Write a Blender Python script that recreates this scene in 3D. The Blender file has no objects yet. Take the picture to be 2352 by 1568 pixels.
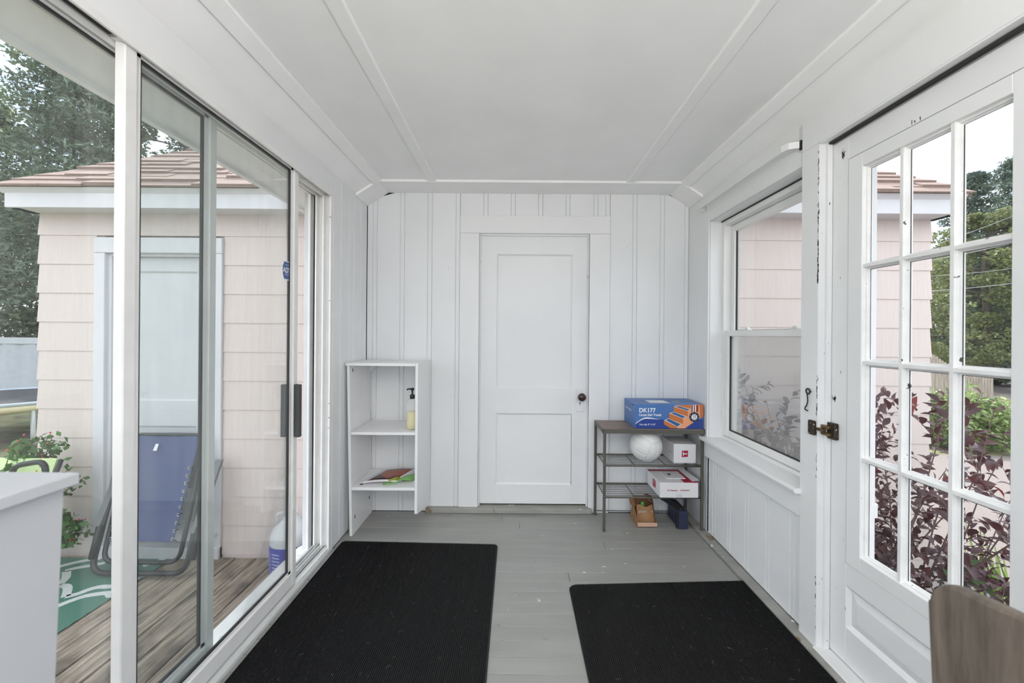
import bpy, bmesh, math, random
import numpy as np
from mathutils import Vector, Matrix, noise
R = math.radians
random.seed(7)
rng = np.random.default_rng(11)
scene = bpy.context.scene
COL = scene.collection

# ------------------------------------------------------------------ camera
CAM_H = 1.265
cam = bpy.data.cameras.new('camera')
cam.sensor_fit = 'HORIZONTAL'; cam.sensor_width = 36.0
cam.lens = 950.0 / 2352.0 * 36.0
cam.shift_x = -8.0 / 2352.0
cam.shift_y = -16.0 / 2352.0
cam.clip_start = 0.02; cam.clip_end = 400
cam.dof.use_dof = True; cam.dof.focus_distance = 2.7; cam.dof.aperture_fstop = 3.2
camo = bpy.data.objects.new('camera', cam); COL.objects.link(camo)
camo.location = (0, 0, CAM_H); camo.rotation_euler = (R(90), R(-0.43), 0)
scene.camera = camo

# ------------------------------------------------------------------ world: bright hazy sky with blue gaps between clouds
SKY = 1.55
world = bpy.data.worlds.new('sky'); scene.world = world; world.use_nodes = True
wn = world.node_tree.nodes; wl = world.node_tree.links; wn.clear()
wo = wn.new('ShaderNodeOutputWorld'); wb = wn.new('ShaderNodeBackground')
tc = wn.new('ShaderNodeTexCoord'); nz = wn.new('ShaderNodeTexNoise'); cr = wn.new('ShaderNodeValToRGB')
nz.inputs['Scale'].default_value = 2.6; nz.inputs['Detail'].default_value = 6; nz.inputs['Roughness'].default_value = 0.55
wl.new(tc.outputs['Generated'], nz.inputs['Vector']); wl.new(nz.outputs['Fac'], cr.inputs['Fac'])
cr.color_ramp.elements[0].position = 0.36; cr.color_ramp.elements[0].color = (0.50, 0.66, 0.90, 1)
cr.color_ramp.elements[1].position = 0.56; cr.color_ramp.elements[1].color = (0.98, 0.99, 1.0, 1)
wb.inputs['Strength'].default_value = SKY
wl.new(cr.outputs['Color'], wb.inputs['Color']); wl.new(wb.outputs['Background'], wo.inputs['Surface'])

# ------------------------------------------------------------------ sun (behind the house, to the left)
sd = bpy.data.lights.new('sun', 'SUN'); sd.energy = 3.2; sd.angle = R(2.0); sd.color = (1.0, 0.96, 0.88)
so = bpy.data.objects.new('sun', sd); COL.objects.link(so)
so.location = (-8, 20, 20)
so.rotation_euler = Vector((-0.30, 0.72, 0.95)).to_track_quat('Z', 'Y').to_euler()

# ------------------------------------------------------------------ exposure and view
vs = scene.view_settings
vs.view_transform = 'Standard'; vs.look = 'None'; vs.gamma = 1.0; vs.use_curve_mapping = False
vs.exposure = 0.80
try:
    scene.cycles.use_denoising = True
    scene.cycles.max_bounces = 14; scene.cycles.diffuse_bounces = 8; scene.cycles.transparent_max_bounces = 24
    scene.cycles.sample_clamp_indirect = 6.0
except Exception:
    pass

# ================================================================== helpers
def tag(o, label=None, cat=None, group=None, kind=None):
    if label: o['label'] = label
    if cat: o['category'] = cat
    if group: o['group'] = group
    if kind: o['kind'] = kind
    return o

def empty(name, loc, label=None, cat=None, group=None, kind=None):
    o = bpy.data.objects.new(name, None); COL.objects.link(o); o.location = loc
    o.empty_display_size = 0.05
    return tag(o, label, cat, group, kind)

class MB:
    """collects geometry in world coordinates and links it as one mesh object"""
    def __init__(s): s.v = []; s.f = []
    def add(s, v, f):
        n = len(s.v); s.v += [tuple(p) for p in v]; s.f += [tuple(i + n for i in q) for q in f]; return s
    def box(s, x0, x1, y0, y1, z0, z1):
        v = [(x0,y0,z0),(x1,y0,z0),(x1,y1,z0),(x0,y1,z0),(x0,y0,z1),(x1,y0,z1),(x1,y1,z1),(x0,y1,z1)]
        return s.add(v, [(0,3,2,1),(4,5,6,7),(0,1,5,4),(1,2,6,5),(2,3,7,6),(3,0,4,7)])
    def bbox(s, x0, x1, y0, y1, z0, z1, b=0.003):
        """box with chamfered edges"""
        bm = bmesh.new(); bmesh.ops.create_cube(bm, size=1)
        for v in bm.verts:
            v.co = ((x0+x1)/2 + v.co.x*(x1-x0), (y0+y1)/2 + v.co.y*(y1-y0), (z0+z1)/2 + v.co.z*(z1-z0))
        bmesh.ops.bevel(bm, geom=bm.edges[:] , offset=b, segments=1, affect='EDGES')
        s.bm(bm); return s
    def bm(s, bm):
        bm.verts.index_update()
        s.add([v.co[:] for v in bm.verts], [[v.index for v in f.verts] for f in bm.faces]); bm.free(); return s
    def prism(s, poly, ext):
        e = Vector(ext); n = len(poly); v = [Vector(p) for p in poly]; v += [p + e for p in v]
        f = [tuple(range(n-1, -1, -1)), tuple(range(n, 2*n))] + [(i, (i+1) % n, n+(i+1) % n, n+i) for i in range(n)]
        return s.add(v, f)
    def hexa(s, a, b):
        """two quads a (4 pts) and b (4 pts) joined to a solid"""
        return s.add(list(a)+list(b), [(3,2,1,0),(4,5,6,7),(0,1,5,4),(1,2,6,5),(2,3,7,6),(3,0,4,7)])
    def tube(s, path, r, n=8, caps=True, closed=False):
        P = [Vector(p) for p in path]; m = len(P)
        rr = r if isinstance(r, (list, tuple)) else [r]*m
        rings = []; ref = None
        for i in range(m):
            if closed: t = P[(i+1) % m] - P[i-1]
            else: t = P[min(i+1, m-1)] - P[max(i-1, 0)]
            t.normalize()
            if ref is None:
                ref = Vector((0,0,1)) if abs(t.z) < 0.9 else Vector((1,0,0))
            a = ref - t*ref.dot(t)
            if a.length < 1e-5: a = t.orthogonal()
            a.normalize(); ref = a; b = t.cross(a)
            rings.append([P[i] + (a*math.cos(2*math.pi*k/n) + b*math.sin(2*math.pi*k/n))*rr[i] for k in range(n)])
        v = [p for q in rings for p in q]; f = []
        for i in range(m if closed else m-1):
            j = (i+1) % m
            for k in range(n): f.append((i*n+k, i*n+(k+1) % n, j*n+(k+1) % n, j*n+k))
        if caps and not closed: f += [tuple(range(n-1,-1,-1)), tuple((m-1)*n+k for k in range(n))]
        return s.add(v, f)
    def lathe(s, prof, c, n=24, sx=1, sy=1, caps=True):
        v = []; f = []
        for r, z in prof:
            for k in range(n):
                a = 2*math.pi*k/n; v.append((c[0]+r*sx*math.cos(a), c[1]+r*sy*math.sin(a), c[2]+z))
        for i in range(len(prof)-1):
            for k in range(n): f.append((i*n+k, i*n+(k+1) % n, (i+1)*n+(k+1) % n, (i+1)*n+k))
        if caps: f += [tuple(range(n-1,-1,-1)), tuple((len(prof)-1)*n+k for k in range(n))]
        return s.add(v, f)
    def sphere(s, c, r, n=12, m=8):
        prof = [(max(1e-4, r*math.sin(math.pi*i/m)), -r*math.cos(math.pi*i/m)) for i in range(m+1)]
        return s.lathe(prof, c, n)
    def build(s, name, mat, parent=None, smooth=False, **t):
        me = bpy.data.meshes.new(name); me.from_pydata(s.v, [], s.f); me.update()
        me.materials.append(mat)
        if smooth: me.polygons.foreach_set('use_smooth', [True]*len(me.polygons))
        # put the origin at the base of the piece
        a = np.array(s.v); c = (a.min(0)+a.max(0))/2; c[2] = a[:,2].min()
        me.transform(Matrix.Translation(-Vector(c)))
        o = bpy.data.objects.new(name, me); COL.objects.link(o); o.location = Vector(c)
        if parent is not None:
            o.parent = parent; o.location = Vector(c) - W(parent)
        tag(o, **t); return o

def W(o):
    """world location of an unrotated object"""
    v = Vector(o.location)
    while o.parent is not None:
        o = o.parent; v += Vector(o.location)
    return v

def shared(name, me, loc, parent, mat=None):
    o = bpy.data.objects.new(name, me); COL.objects.link(o)
    if parent is not None: o.parent = parent; o.location = Vector(loc) - W(parent)
    else: o.location = loc
    return o

def tri_mesh(name, verts, quads, mat, parent=None, **t):
    """numpy soup of quads"""
    me = bpy.data.meshes.new(name)
    n = len(verts); q = len(quads)
    me.vertices.add(n); me.vertices.foreach_set('co', np.asarray(verts, np.float32).ravel())
    me.loops.add(q*4); me.loops.foreach_set('vertex_index', np.asarray(quads, np.int32).ravel())
    me.polygons.add(q); me.polygons.foreach_set('loop_start', np.arange(0, q*4, 4, dtype=np.int32))
    me.update(calc_edges=True); me.materials.append(mat)
    o = bpy.data.objects.new(name, me); COL.objects.link(o)
    if parent is not None:
        o.parent = parent; o.location = -W(parent)
    return tag(o, **t)

def leaf_quads(cen, size, up=0.0, aspect=0.55, droop=None):
    """diamond leaves at cen (n,3), random attitude; returns verts, quads"""
    n = len(cen)
    d = rng.normal(size=(n,3)); d[:,2] = d[:,2]*(1-up) - (droop or 0)
    d /= np.linalg.norm(d, axis=1)[:,None]
    h = rng.normal(size=(n,3)); h[:,2] *= (1-up)*0.6+0.1
    w = np.cross(d, np.cross(h, d)); w -= d*(w*d).sum(1)[:,None]; w /= np.linalg.norm(w, axis=1)[:,None]+1e-9
    s = (size*rng.uniform(0.6, 1.3, n))[:,None] if np.isscalar(size) else size[:,None]
    v = np.empty((n,4,3))
    nn = np.cross(d, w)
    v[:,0] = cen - d*s*0.5; v[:,2] = cen + d*s*0.5
    v[:,1] = cen + w*s*aspect*0.5 + nn*s*0.08; v[:,3] = cen - w*s*aspect*0.5 + nn*s*0.08
    return v.reshape(-1,3), np.arange(n*4).reshape(-1,4)

# ------------------------------------------------------------------ materials
def nodes(m):
    m.use_nodes = True; n = m.node_tree.nodes; l = m.node_tree.links; n.clear()
    o = n.new('ShaderNodeOutputMaterial'); return n, l, o

def coords(n, l, scale=(1,1,1), kind='Object', rot=(0,0,0)):
    t = n.new('ShaderNodeTexCoord'); mp = n.new('ShaderNodeMapping'); mp.inputs['Scale'].default_value = scale
    mp.inputs['Rotation'].default_value = rot
    l.new(t.outputs[kind], mp.inputs['Vector']); return mp

def rgb(c): return (c[0], c[1], c[2], 1)
def s2l(r, g, b):
    return tuple(((x/255)/12.92 if x/255 <= 0.04045 else ((x/255+0.055)/1.055)**2.4) for x in (r, g, b))

def M(name, c, rough=0.5, metal=0.0, vary=0.06, vscale=6.0, stretch=(1,1,1), bump=0.0, bscale=60.0, spec=0.5,
      specks=None, island=0.0, trans=0.0, alpha=None):
    """principled paint/wood/plastic with noise variation; specks = (colour, scale, threshold)"""
    m = bpy.data.materials.new(name); n, l, o = nodes(m)
    p = n.new('ShaderNodeBsdfPrincipled'); p.inputs['Roughness'].default_value = rough; p.inputs['Metallic'].default_value = metal
    p.inputs['Specular IOR Level'].default_value = spec
    def shifted(sc):
        mp0 = coords(n, l, sc); oi = n.new('ShaderNodeObjectInfo'); ov = n.new('ShaderNodeVectorMath'); ov.operation = 'SCALE'
        ov.inputs[0].default_value = (13.0, 7.0, 19.0); l.new(oi.outputs['Random'], ov.inputs['Scale'])
        av = n.new('ShaderNodeVectorMath'); l.new(mp0.outputs['Vector'], av.inputs[0]); l.new(ov.outputs['Vector'], av.inputs[1]); return av
    mp = shifted(stretch); nz = n.new('ShaderNodeTexNoise'); nz.inputs['Scale'].default_value = vscale
    nz.inputs['Detail'].default_value = 5; l.new(mp.outputs['Vector'], nz.inputs['Vector'])
    mr = n.new('ShaderNodeMapRange'); mr.inputs['From Min'].default_value = 0.3; mr.inputs['From Max'].default_value = 0.7
    mr.inputs['To Min'].default_value = 1-vary; mr.inputs['To Max'].default_value = 1+vary
    l.new(nz.outputs['Fac'], mr.inputs['Value'])
    vm = n.new('ShaderNodeVectorMath'); vm.operation = 'SCALE'; vm.inputs[0].default_value = c[:3]
    l.new(mr.outputs['Result'], vm.inputs['Scale']); col = vm.outputs['Vector']
    if island:
        g = n.new('ShaderNodeNewGeometry'); m2 = n.new('ShaderNodeMapRange')
        m2.inputs['To Min'].default_value = 1-island; m2.inputs['To Max'].default_value = 1+island
        l.new(g.outputs['Random Per Island'], m2.inputs['Value'])
        v2 = n.new('ShaderNodeVectorMath'); v2.operation = 'SCALE'; l.new(col, v2.inputs[0]); l.new(m2.outputs['Result'], v2.inputs['Scale']); col = v2.outputs['Vector']
    for sp in (specks or []):
        sc, ss, th = sp[:3]; mp2 = shifted(sp[3] if len(sp) > 3 else (1,1,1))
        n2 = n.new('ShaderNodeTexNoise'); n2.inputs['Scale'].default_value = ss; n2.inputs['Detail'].default_value = 3
        l.new(mp2.outputs['Vector'], n2.inputs['Vector'])
        r2 = n.new('ShaderNodeMapRange'); r2.inputs['From Min'].default_value = th; r2.inputs['From Max'].default_value = th+0.02
        l.new(n2.outputs['Fac'], r2.inputs['Value'])
        mx = n.new('ShaderNodeMix'); mx.data_type = 'RGBA'; l.new(r2.outputs['Result'], mx.inputs['Factor'])
        l.new(col, mx.inputs['A']); mx.inputs['B'].default_value = rgb(sc); col = mx.outputs['Result']
    l.new(col, p.inputs['Base Color'])
    if bump:
        nb = n.new('ShaderNodeTexNoise'); nb.inputs['Scale'].default_value = bscale; nb.inputs['Detail'].default_value = 4
        l.new(mp.outputs['Vector'], nb.inputs['Vector'])
        b = n.new('ShaderNodeBump'); b.inputs['Strength'].default_value = bump; b.inputs['Distance'].default_value = 0.004
        l.new(nb.outputs['Fac'], b.inputs['Height']); l.new(b.outputs['Normal'], p.inputs['Normal'])
    if trans:
        t = n.new('ShaderNodeBsdfTranslucent'); l.new(col, t.inputs['Color'])
        mx = n.new('ShaderNodeMixShader'); mx.inputs['Fac'].default_value = trans
        l.new(p.outputs['BSDF'], mx.inputs[1]); l.new(t.outputs['BSDF'], mx.inputs[2]); l.new(mx.outputs['Shader'], o.inputs['Surface'])
    else:
        l.new(p.outputs['BSDF'], o.inputs['Surface'])
    return m

def glass_mat(name, haze=0.03, tint=(0.95,0.965,0.96), refl=0.05):
    m = bpy.data.materials.new(name); n, l, o = nodes(m)
    t = n.new('ShaderNodeBsdfTransparent'); t.inputs['Color'].default_value = rgb(tint)
    g = n.new('ShaderNodeBsdfGlossy'); g.inputs['Roughness'].default_value = 0.02; g.inputs['Color'].default_value = (1,1,1,1)
    d = n.new('ShaderNodeBsdfDiffuse'); d.inputs['Color'].default_value = (0.8,0.8,0.79,1)
    lw = n.new('ShaderNodeLayerWeight'); lw.inputs['Blend'].default_value = 0.12
    mp = coords(n, l, (1,6,0.7)); nz = n.new('ShaderNodeTexNoise'); nz.inputs['Scale'].default_value = 3; nz.inputs['Detail'].default_value = 4
    l.new(mp.outputs['Vector'], nz.inputs['Vector'])
    mr = n.new('ShaderNodeMapRange'); mr.inputs['From Min'].default_value = 0.35; mr.inputs['From Max'].default_value = 0.75
    mr.inputs['To Min'].default_value = haze*0.4; mr.inputs['To Max'].default_value = haze*1.8; l.new(nz.outputs['Fac'], mr.inputs['Value'])
    a = n.new('ShaderNodeMixShader'); l.new(mr.outputs['Result'], a.inputs['Fac']); l.new(t.outputs['BSDF'], a.inputs[1]); l.new(d.outputs['BSDF'], a.inputs[2])
    ad = n.new('ShaderNodeMath'); ad.operation = 'MULTIPLY_ADD'; l.new(lw.outputs['Fresnel'], ad.inputs[0]); ad.inputs[1].default_value = 0.5; ad.inputs[2].default_value = refl*0.4
    b = n.new('ShaderNodeMixShader'); l.new(ad.outputs['Value'], b.inputs['Fac']); l.new(a.outputs['Shader'], b.inputs[1]); l.new(g.outputs['BSDF'], b.inputs[2])
    l.new(b.outputs['Shader'], o.inputs['Surface']); return m

def screen_mat(name, c, cover):
    m = bpy.data.materials.new(name); n, l, o = nodes(m)
    t = n.new('ShaderNodeBsdfTransparent'); d = n.new('ShaderNodeBsdfDiffuse'); d.inputs['Color'].default_value = rgb(c)
    a = n.new('ShaderNodeMixShader'); a.inputs['Fac'].default_value = cover
    l.new(t.outputs['BSDF'], a.inputs[1]); l.new(d.outputs['BSDF'], a.inputs[2]); l.new(a.outputs['Shader'], o.inputs['Surface']); return m

def wood_mat(name, c1, c2, scale=(1,1,1), rough=0.7, dark=None, ring=18, bump=0.4):
    """weathered wood with grain along the axis whose scale is small"""
    m = bpy.data.materials.new(name); n, l, o = nodes(m)
    p = n.new('ShaderNodeBsdfPrincipled'); p.inputs['Roughness'].default_value = rough
    mp = coords(n, l, scale); gi = n.new('ShaderNodeObjectInfo')
    ad = n.new('ShaderNodeVectorMath'); l.new(mp.outputs['Vector'], ad.inputs[0])
    sc = n.new('ShaderNodeVectorMath'); sc.operation = 'SCALE'; sc.inputs[0].default_value = (31, 17, 23); l.new(gi.outputs['Random'], sc.inputs['Scale'])
    l.new(sc.outputs['Vector'], ad.inputs[1])
    nz = n.new('ShaderNodeTexNoise'); nz.inputs['Scale'].default_value = ring; nz.inputs['Detail'].default_value = 7; nz.inputs['Roughness'].default_value = 0.65
    l.new(ad.outputs['Vector'], nz.inputs['Vector'])
    cr = n.new('ShaderNodeValToRGB'); cr.color_ramp.elements[0].position = 0.33; cr.color_ramp.elements[0].color = rgb(c1)
    cr.color_ramp.elements[1].position = 0.68; cr.color_ramp.elements[1].color = rgb(c2); l.new(nz.outputs['Fac'], cr.inputs['Fac'])
    col = cr.outputs['Color']
    if dark:
        mp2 = coords(n, l, (1,1,1), 'Object'); a2 = n.new('ShaderNodeVectorMath'); l.new(mp2.outputs['Vector'], a2.inputs[0]); l.new(sc.outputs['Vector'], a2.inputs[1])
        n2 = n.new('ShaderNodeTexNoise'); n2.inputs['Scale'].default_value = 3.5; n2.inputs['Detail'].default_value = 4; l.new(a2.outputs['Vector'], n2.inputs['Vector'])
        r2 = n.new('ShaderNodeMapRange'); r2.inputs['From Min'].default_value = 0.5; r2.inputs['From Max'].default_value = 0.68; r2.inputs['To Max'].default_value = 0.85
        l.new(n2.outputs['Fac'], r2.inputs['Value'])
        mx = n.new('ShaderNodeMix'); mx.data_type = 'RGBA'; l.new(r2.outputs['Result'], mx.inputs['Factor']); l.new(col, mx.inputs['A']); mx.inputs['B'].default_value = rgb(dark); col = mx.outputs['Result']
    l.new(col, p.inputs['Base Color'])
    b = n.new('ShaderNodeBump'); b.inputs['Strength'].default_value = bump; b.inputs['Distance'].default_value = 0.003
    l.new(nz.outputs['Fac'], b.inputs['Height']); l.new(b.outputs['Normal'], p.inputs['Normal'])
    l.new(p.outputs['BSDF'], o.inputs['Surface']); return m

WHITE = (0.775, 0.78, 0.785)
paint = M('white_paint', WHITE, 0.42, vary=0.025, vscale=2.5, bump=0.08, bscale=45)
paint_wall = M('white_board_paint', (0.77, 0.78, 0.79), 0.38, vary=0.03, vscale=2.0, bump=0.10, bscale=30, specks=[((0.16,0.15,0.14), 40, 0.785)])
paint_ceil = M('ceiling_paint', (0.89, 0.89, 0.885), 0.5, vary=0.03, vscale=3, bump=0.10, bscale=40)
paint_trim = M('ceiling_trim_paint', (0.89, 0.89, 0.885), 0.45, vary=0.02)
paint_chip = M('chipped_white_paint', WHITE, 0.45, vary=0.03, bump=0.15, bscale=30, specks=[((0.05,0.047,0.044), 95, 0.725, (1,1,0.22))])
paint_old = M('old_window_putty', (0.80,0.80,0.79), 0.5, vary=0.06, vscale=20, bump=0.3, bscale=50, specks=[((0.05,0.045,0.04), 40, 0.72)])
crack = M('dark_gap', (0.035,0.034,0.033), 0.9)
vinyl = M('white_vinyl', (0.80,0.80,0.79), 0.35, vary=0.02)
alu_white = M('white_aluminium', (0.78,0.775,0.765), 0.35, vary=0.04, vscale=12, specks=[((0.35,0.30,0.26), 40, 0.76)])
alu = M('grey_aluminium', (0.68,0.69,0.68), 0.40, metal=0.15, vary=0.06, vscale=10)
rubber = M('black_gasket', (0.02,0.021,0.022), 0.6)
floor_paint = M('grey_floor_paint', s2l(147,147,143), 0.40, vary=0.10, vscale=7, stretch=(0.25,1,1), bump=0.25, bscale=60,
                specks=[((0.82,0.82,0.80), 22, 0.735, (0.7,1.6,1)), ((0.06,0.055,0.05), 55, 0.735, (0.25,1.4,1))])
floor_worn = M('worn_grey_paint', s2l(150,150,144), 0.5, vary=0.16, vscale=9, stretch=(0.4,1,1), bump=0.3, bscale=50,
               specks=[((0.80,0.79,0.76), 20, 0.68, (0.6,1,1)), (s2l(128,112,92), 9, 0.64)])
mat_black = M('black_carpet', (0.012,0.012,0.0125), 0.95, vary=0.45, vscale=160, spec=0.1, specks=[((0.085,0.085,0.088), 260, 0.66)])
lint_m = M('pale_lint', (0.36,0.35,0.33), 0.9)
glass_slide = glass_mat('slider_glass', 0.036, (0.93,0.945,0.94), 0.05)
glass_door = glass_mat('door_glass', 0.008, (0.985,0.99,0.99), 0.03)
glass_win = glass_mat('window_glass', 0.012, (0.97,0.98,0.975), 0.03)
scr = screen_mat('insect_screen', (0.50,0.50,0.50), 0.34)

def top_mesh(mb, name, mat, label, cat, group=None, kind=None, smooth=False):
    return mb.build(name, mat, None, smooth, label=label, cat=cat, group=group, kind=kind)

# ================================================================== THE PORCH SHELL
XL, XR, YB = -1.065, 1.235, 2.955
YF = -1.6                                   # wall behind the camera
ZW = 2.19                                   # top of the side walls

# ---- floor
fl = top_mesh(MB().box(XL-0.12, XR+0.10, YF, YB+0.06, -0.10, -0.022), 'floor', crack, 'grey painted tongue and groove plank floor of the porch', 'floor', kind='structure')
y = YB - 0.005; row = 0
while y > YF + 0.05:
    y0 = y - 0.0828
    js = [XL+0.0]
    if row == 5: js += [0.545]
    elif random.random() < 0.6: js += [random.uniform(-0.7, 1.0)]
    js += [1.178]
    for a, b in zip(js[:-1], js[1:]):
        dz = random.uniform(-0.0012, 0.0008)
        e = 0.0010
        MB().prism([(a+e, y0+e, -0.022), (a+e, y0+e, -0.0012+dz), (a+e, y0+0.0018, dz), (a+e, y-0.0018, dz), (a+e, y-e, -0.0012+dz), (a+e, y-e, -0.022)], (b-a-2*e, 0, 0)).build('floor_board', floor_paint, fl)
    y = y0; row += 1
MB().bbox(1.181, 1.236, YF, YB, -0.02, 0.016, 0.002).build('border_plank', floor_worn, fl)

# ---- door threshold at the end wall
top_mesh(MB().bbox(-0.625, 0.548, 2.915, 3.0, 0.0, 0.036, 0.005), 'trim_1', floor_worn, 'worn grey threshold plank under the closed white door', 'threshold', kind='structure')

def vboard(parent, x0, x1, yf, z0, z1, name='board', bead=True, mat=None, zt=None):
    """vertical board facing -Y with a beaded right edge; zt(x) gives a sloping top"""
    d = 0.013; x0 += 0.0004; x1 -= 0.0004
    p = [(x0, d), (x0, 0.004), (x0+0.003, 0)]
    if bead and x1-x0 > 0.06: p += [(x1-0.033, 0), (x1-0.030, 0.006), (x1-0.027, 0)]
    p += [(x1-0.003, 0), (x1, 0.004), (x1, d)]
    v = [(x, yf+dd, z0) for x, dd in p] + [(x, yf+dd, (zt(x) if zt else z1)) for x, dd in p]
    n = len(p); f = [tuple(range(n-1,-1,-1)), tuple(range(n, 2*n))] + [(i, (i+1) % n, n+(i+1) % n, n+i) for i in range(n)]
    return MB().add(v, f).build(name, mat or paint_wall, parent)

# ---- end wall (backing with a door opening, boards in front)
DX0, DX1, DZ1 = -0.262, 0.525, 1.985
wb_ = MB()
wb_.box(XL-0.13, DX0-0.02, YB+0.0135, YB+0.08, -0.10, 2.35); wb_.box(DX1+0.02, XR+0.16, YB+0.0135, YB+0.08, -0.10, 2.35); wb_.box(DX0-0.02, DX1+0.02, YB+0.0135, YB+0.08, DZ1+0.02, 2.35)
wall_back = top_mesh(wb_, 'wall_back', crack, 'white end wall of beaded vertical boards around the closed door', 'wall', kind='structure')
def ceil_z(x):
    if x < -0.92: return 2.19 + (x+1.065)/(0.145)*0.095
    if x > 1.10: return 2.285 - (x-1.10)/0.135*0.09
    return 2.285
ed = [-1.064, -0.993, -0.797, -0.601, -0.4005]
for a, b in zip(ed[:-1], ed[1:]): vboard(wall_back, a, b, YB, 0.002, 0, zt=lambda x: ceil_z(x)-0.004)
ed = [0.6705, 0.864, 1.060, 1.234]
for a, b in zip(ed[:-1], ed[1:]): vboard(wall_back, a, b, YB, 0.002, 0, zt=lambda x: ceil_z(x)-0.004)
ed = [-0.3995, -0.203, -0.007, 0.189, 0.384, 0.584, 0.6695]
for a, b in zip(ed[:-1], ed[1:]): vboard(wall_back, a, b, YB, 2.112, 2.281)
# casing of the end door
cs = empty('trim_2', (0.13, YB, 0.0), 'flat white casing boards around the closed end door', 'door casing', kind='structure')
MB().bbox(-0.399, DX0, YB-0.014, YB+0.013, 0.036, DZ1-0.0005, 0.002).build('casing_board', paint, cs)
MB().bbox(DX1, 0.669, YB-0.014, YB+0.013, 0.0, DZ1-0.0005, 0.002).build('casing_board', paint, cs)
MB().bbox(-0.399, 0.669, YB-0.014, YB+0.013, DZ1+0.0005, 2.110, 0.002).build('head_board', paint, cs)
j = MB(); j.box(DX0-0.02, DX0, YB+0.0, YB+0.075, 0.03, DZ1+0.02); j.box(DX1, DX1+0.02, YB, YB+0.075, 0.03, DZ1+0.02); j.box(DX0, DX1, YB, YB+0.075, DZ1, DZ1+0.02)
j.build('jamb', paint_chip, cs)
for (a, b) in ((DX0, DX0+0.012), (DX1-0.012, DX1)): MB().box(a, b, YB+0.012, YB+0.03, 0.036, DZ1).build('door_stop', paint_chip, cs)
MB().box(DX0+0.012, DX1-0.012, YB+0.012, YB+0.03, DZ1-0.012, DZ1).build('door_stop', paint, cs)

# ---- two-panel door, shared builder (facing -Y)
def panel_door(root, x0, x1, z0, z1, yf, openings, mat, panel_mat, sticking=True):
    """frame of stiles and rails with recessed panels; openings = [(x0,x1,z0,z1)] from top to bottom"""
    ox0, ox1 = openings[0][0], openings[0][1]
    MB().box(x0, ox0, yf, yf+0.035, z0, z1).build('stile', mat, root)
    MB().box(ox1, x1, yf, yf+0.035, z0, z1).build('stile', mat, root)
    zs = [z1] + [v for o in openings for v in (o[3], o[2])] + [z0]
    for k in range(0, len(zs), 2): MB().box(ox0, ox1, yf, yf+0.035, zs[k+1], zs[k]).build('rail', mat, root)
    for a, b, c, d in openings:
        pn = MB().box(a, b, yf+0.012, yf+0.022, c, d).build('panel', panel_mat, root)
        w = 0.011; m = MB()
        for q in (((a,c),(a,d),(a+w,d-w),(a+w,c+w)), ((b,d),(b,c),(b-w,c+w),(b-w,d-w)), ((a,d),(b,d),(b-w,d-w),(a+w,d-w)), ((b,c),(a,c),(a+w,c+w),(b-w,c+w))):
            (x1_,z1_),(x2,z2),(x3,z3),(x4,z4) = q
            m.hexa([(x1_,yf+0.002,z1_),(x2,yf+0.002,z2),(x3,yf+0.010,z3),(x4,yf+0.010,z4)], [(x1_,yf+0.0125,z1_),(x2,yf+0.0125,z2),(x3,yf+0.0125,z3),(x4,yf+0.0125,z4)])
        m.build('moulding', mat, pn)

d1 = empty('door_1', (0.13, YB+0.03, 0.045), 'closed white two panel door with dark round knob', 'door', kind='structure')
panel_door(d1, DX0+0.003, DX1-0.003, 0.046, DZ1-0.004, YB+0.030, [(-0.138, 0.409, 0.877, 1.845), (-0.138, 0.406, 0.183, 0.697)], paint, paint)
plate = MB().bbox(0.440, 0.497, YB+0.024, YB+0.031, 0.712, 0.882, 0.003).build('lock_plate', paint, d1)
kz = 0.823; kx = 0.475
kn = MB(); prof = [(0.004,0),(0.013,0.001),(0.013,0.012),(0.010,0.020),(0.012,0.028),(0.024,0.034),(0.029,0.043),(0.0275,0.053),(0.018,0.060),(0.001,0.063)]
v=[];
n_=28
for r_, t_ in prof:
    for k in range(n_):
        a = 2*math.pi*k/n_; v.append((kx + r_*math.cos(a), YB+0.024 - t_, kz + r_*math.sin(a)))
f=[(i*n_+k,(i+1)*n_+k,(i+1)*n_+(k+1)%n_,i*n_+(k+1)%n_) for i in range(len(prof)-1) for k in range(n_)]
kn.add(v, f); kn.build('knob', M('brown_mineral_knob', s2l(58,36,32), 0.18, vary=0.15, vscale=40), d1, True, label='dark brown round door knob')
kh = MB(); kh.prism([(0.468+0.005*math.cos(a), YB+0.0235, 0.776+0.005*math.sin(a)) for a in [2*math.pi*k/14 for k in range(14)]], (0,0.002,0)); kh.prism([(0.4665,YB+0.0235,0.774),(0.4695,YB+0.0235,0.774),(0.4705,YB+0.0235,0.760),(0.4655,YB+0.0235,0.760)], (0,0.002,0))
kh.build('keyhole', crack, plate)

# ---- ceiling with sloped sides, trim boards
cl = MB()
P = [(-1.20,2.10),(-1.065,2.19),(-0.92,2.285),(1.10,2.285),(1.235,2.195),(1.40,2.08),(1.40,2.42),(-1.20,2.42)]
cl.prism([(x, YF-0.1, z) for x, z in P], (0, YB+0.08-YF+0.1, 0))
ceil = top_mesh(cl, 'ceiling', paint_ceil, 'white painted porch ceiling with gently sloped sides', 'ceiling', kind='structure')
def trimz(name, pts, mat, label):
    """board running along Y, cross-section pts (x,z)"""
    m = MB(); m.prism([(x, YF, z) for x, z in pts], (0, 2.7325-YF, 0))
    return top_mesh(m, name, mat, label, 'ceiling trim', kind='structure')
trimz('trim_3', [(-0.949,2.254),(-0.945,2.2505),(-0.899,2.2725),(-0.8945,2.2745),(-0.8945,2.2849),(-0.92,2.2849),(-0.953,2.2629)], paint_trim, 'white ceiling batten along the left fold above the slider')
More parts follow.
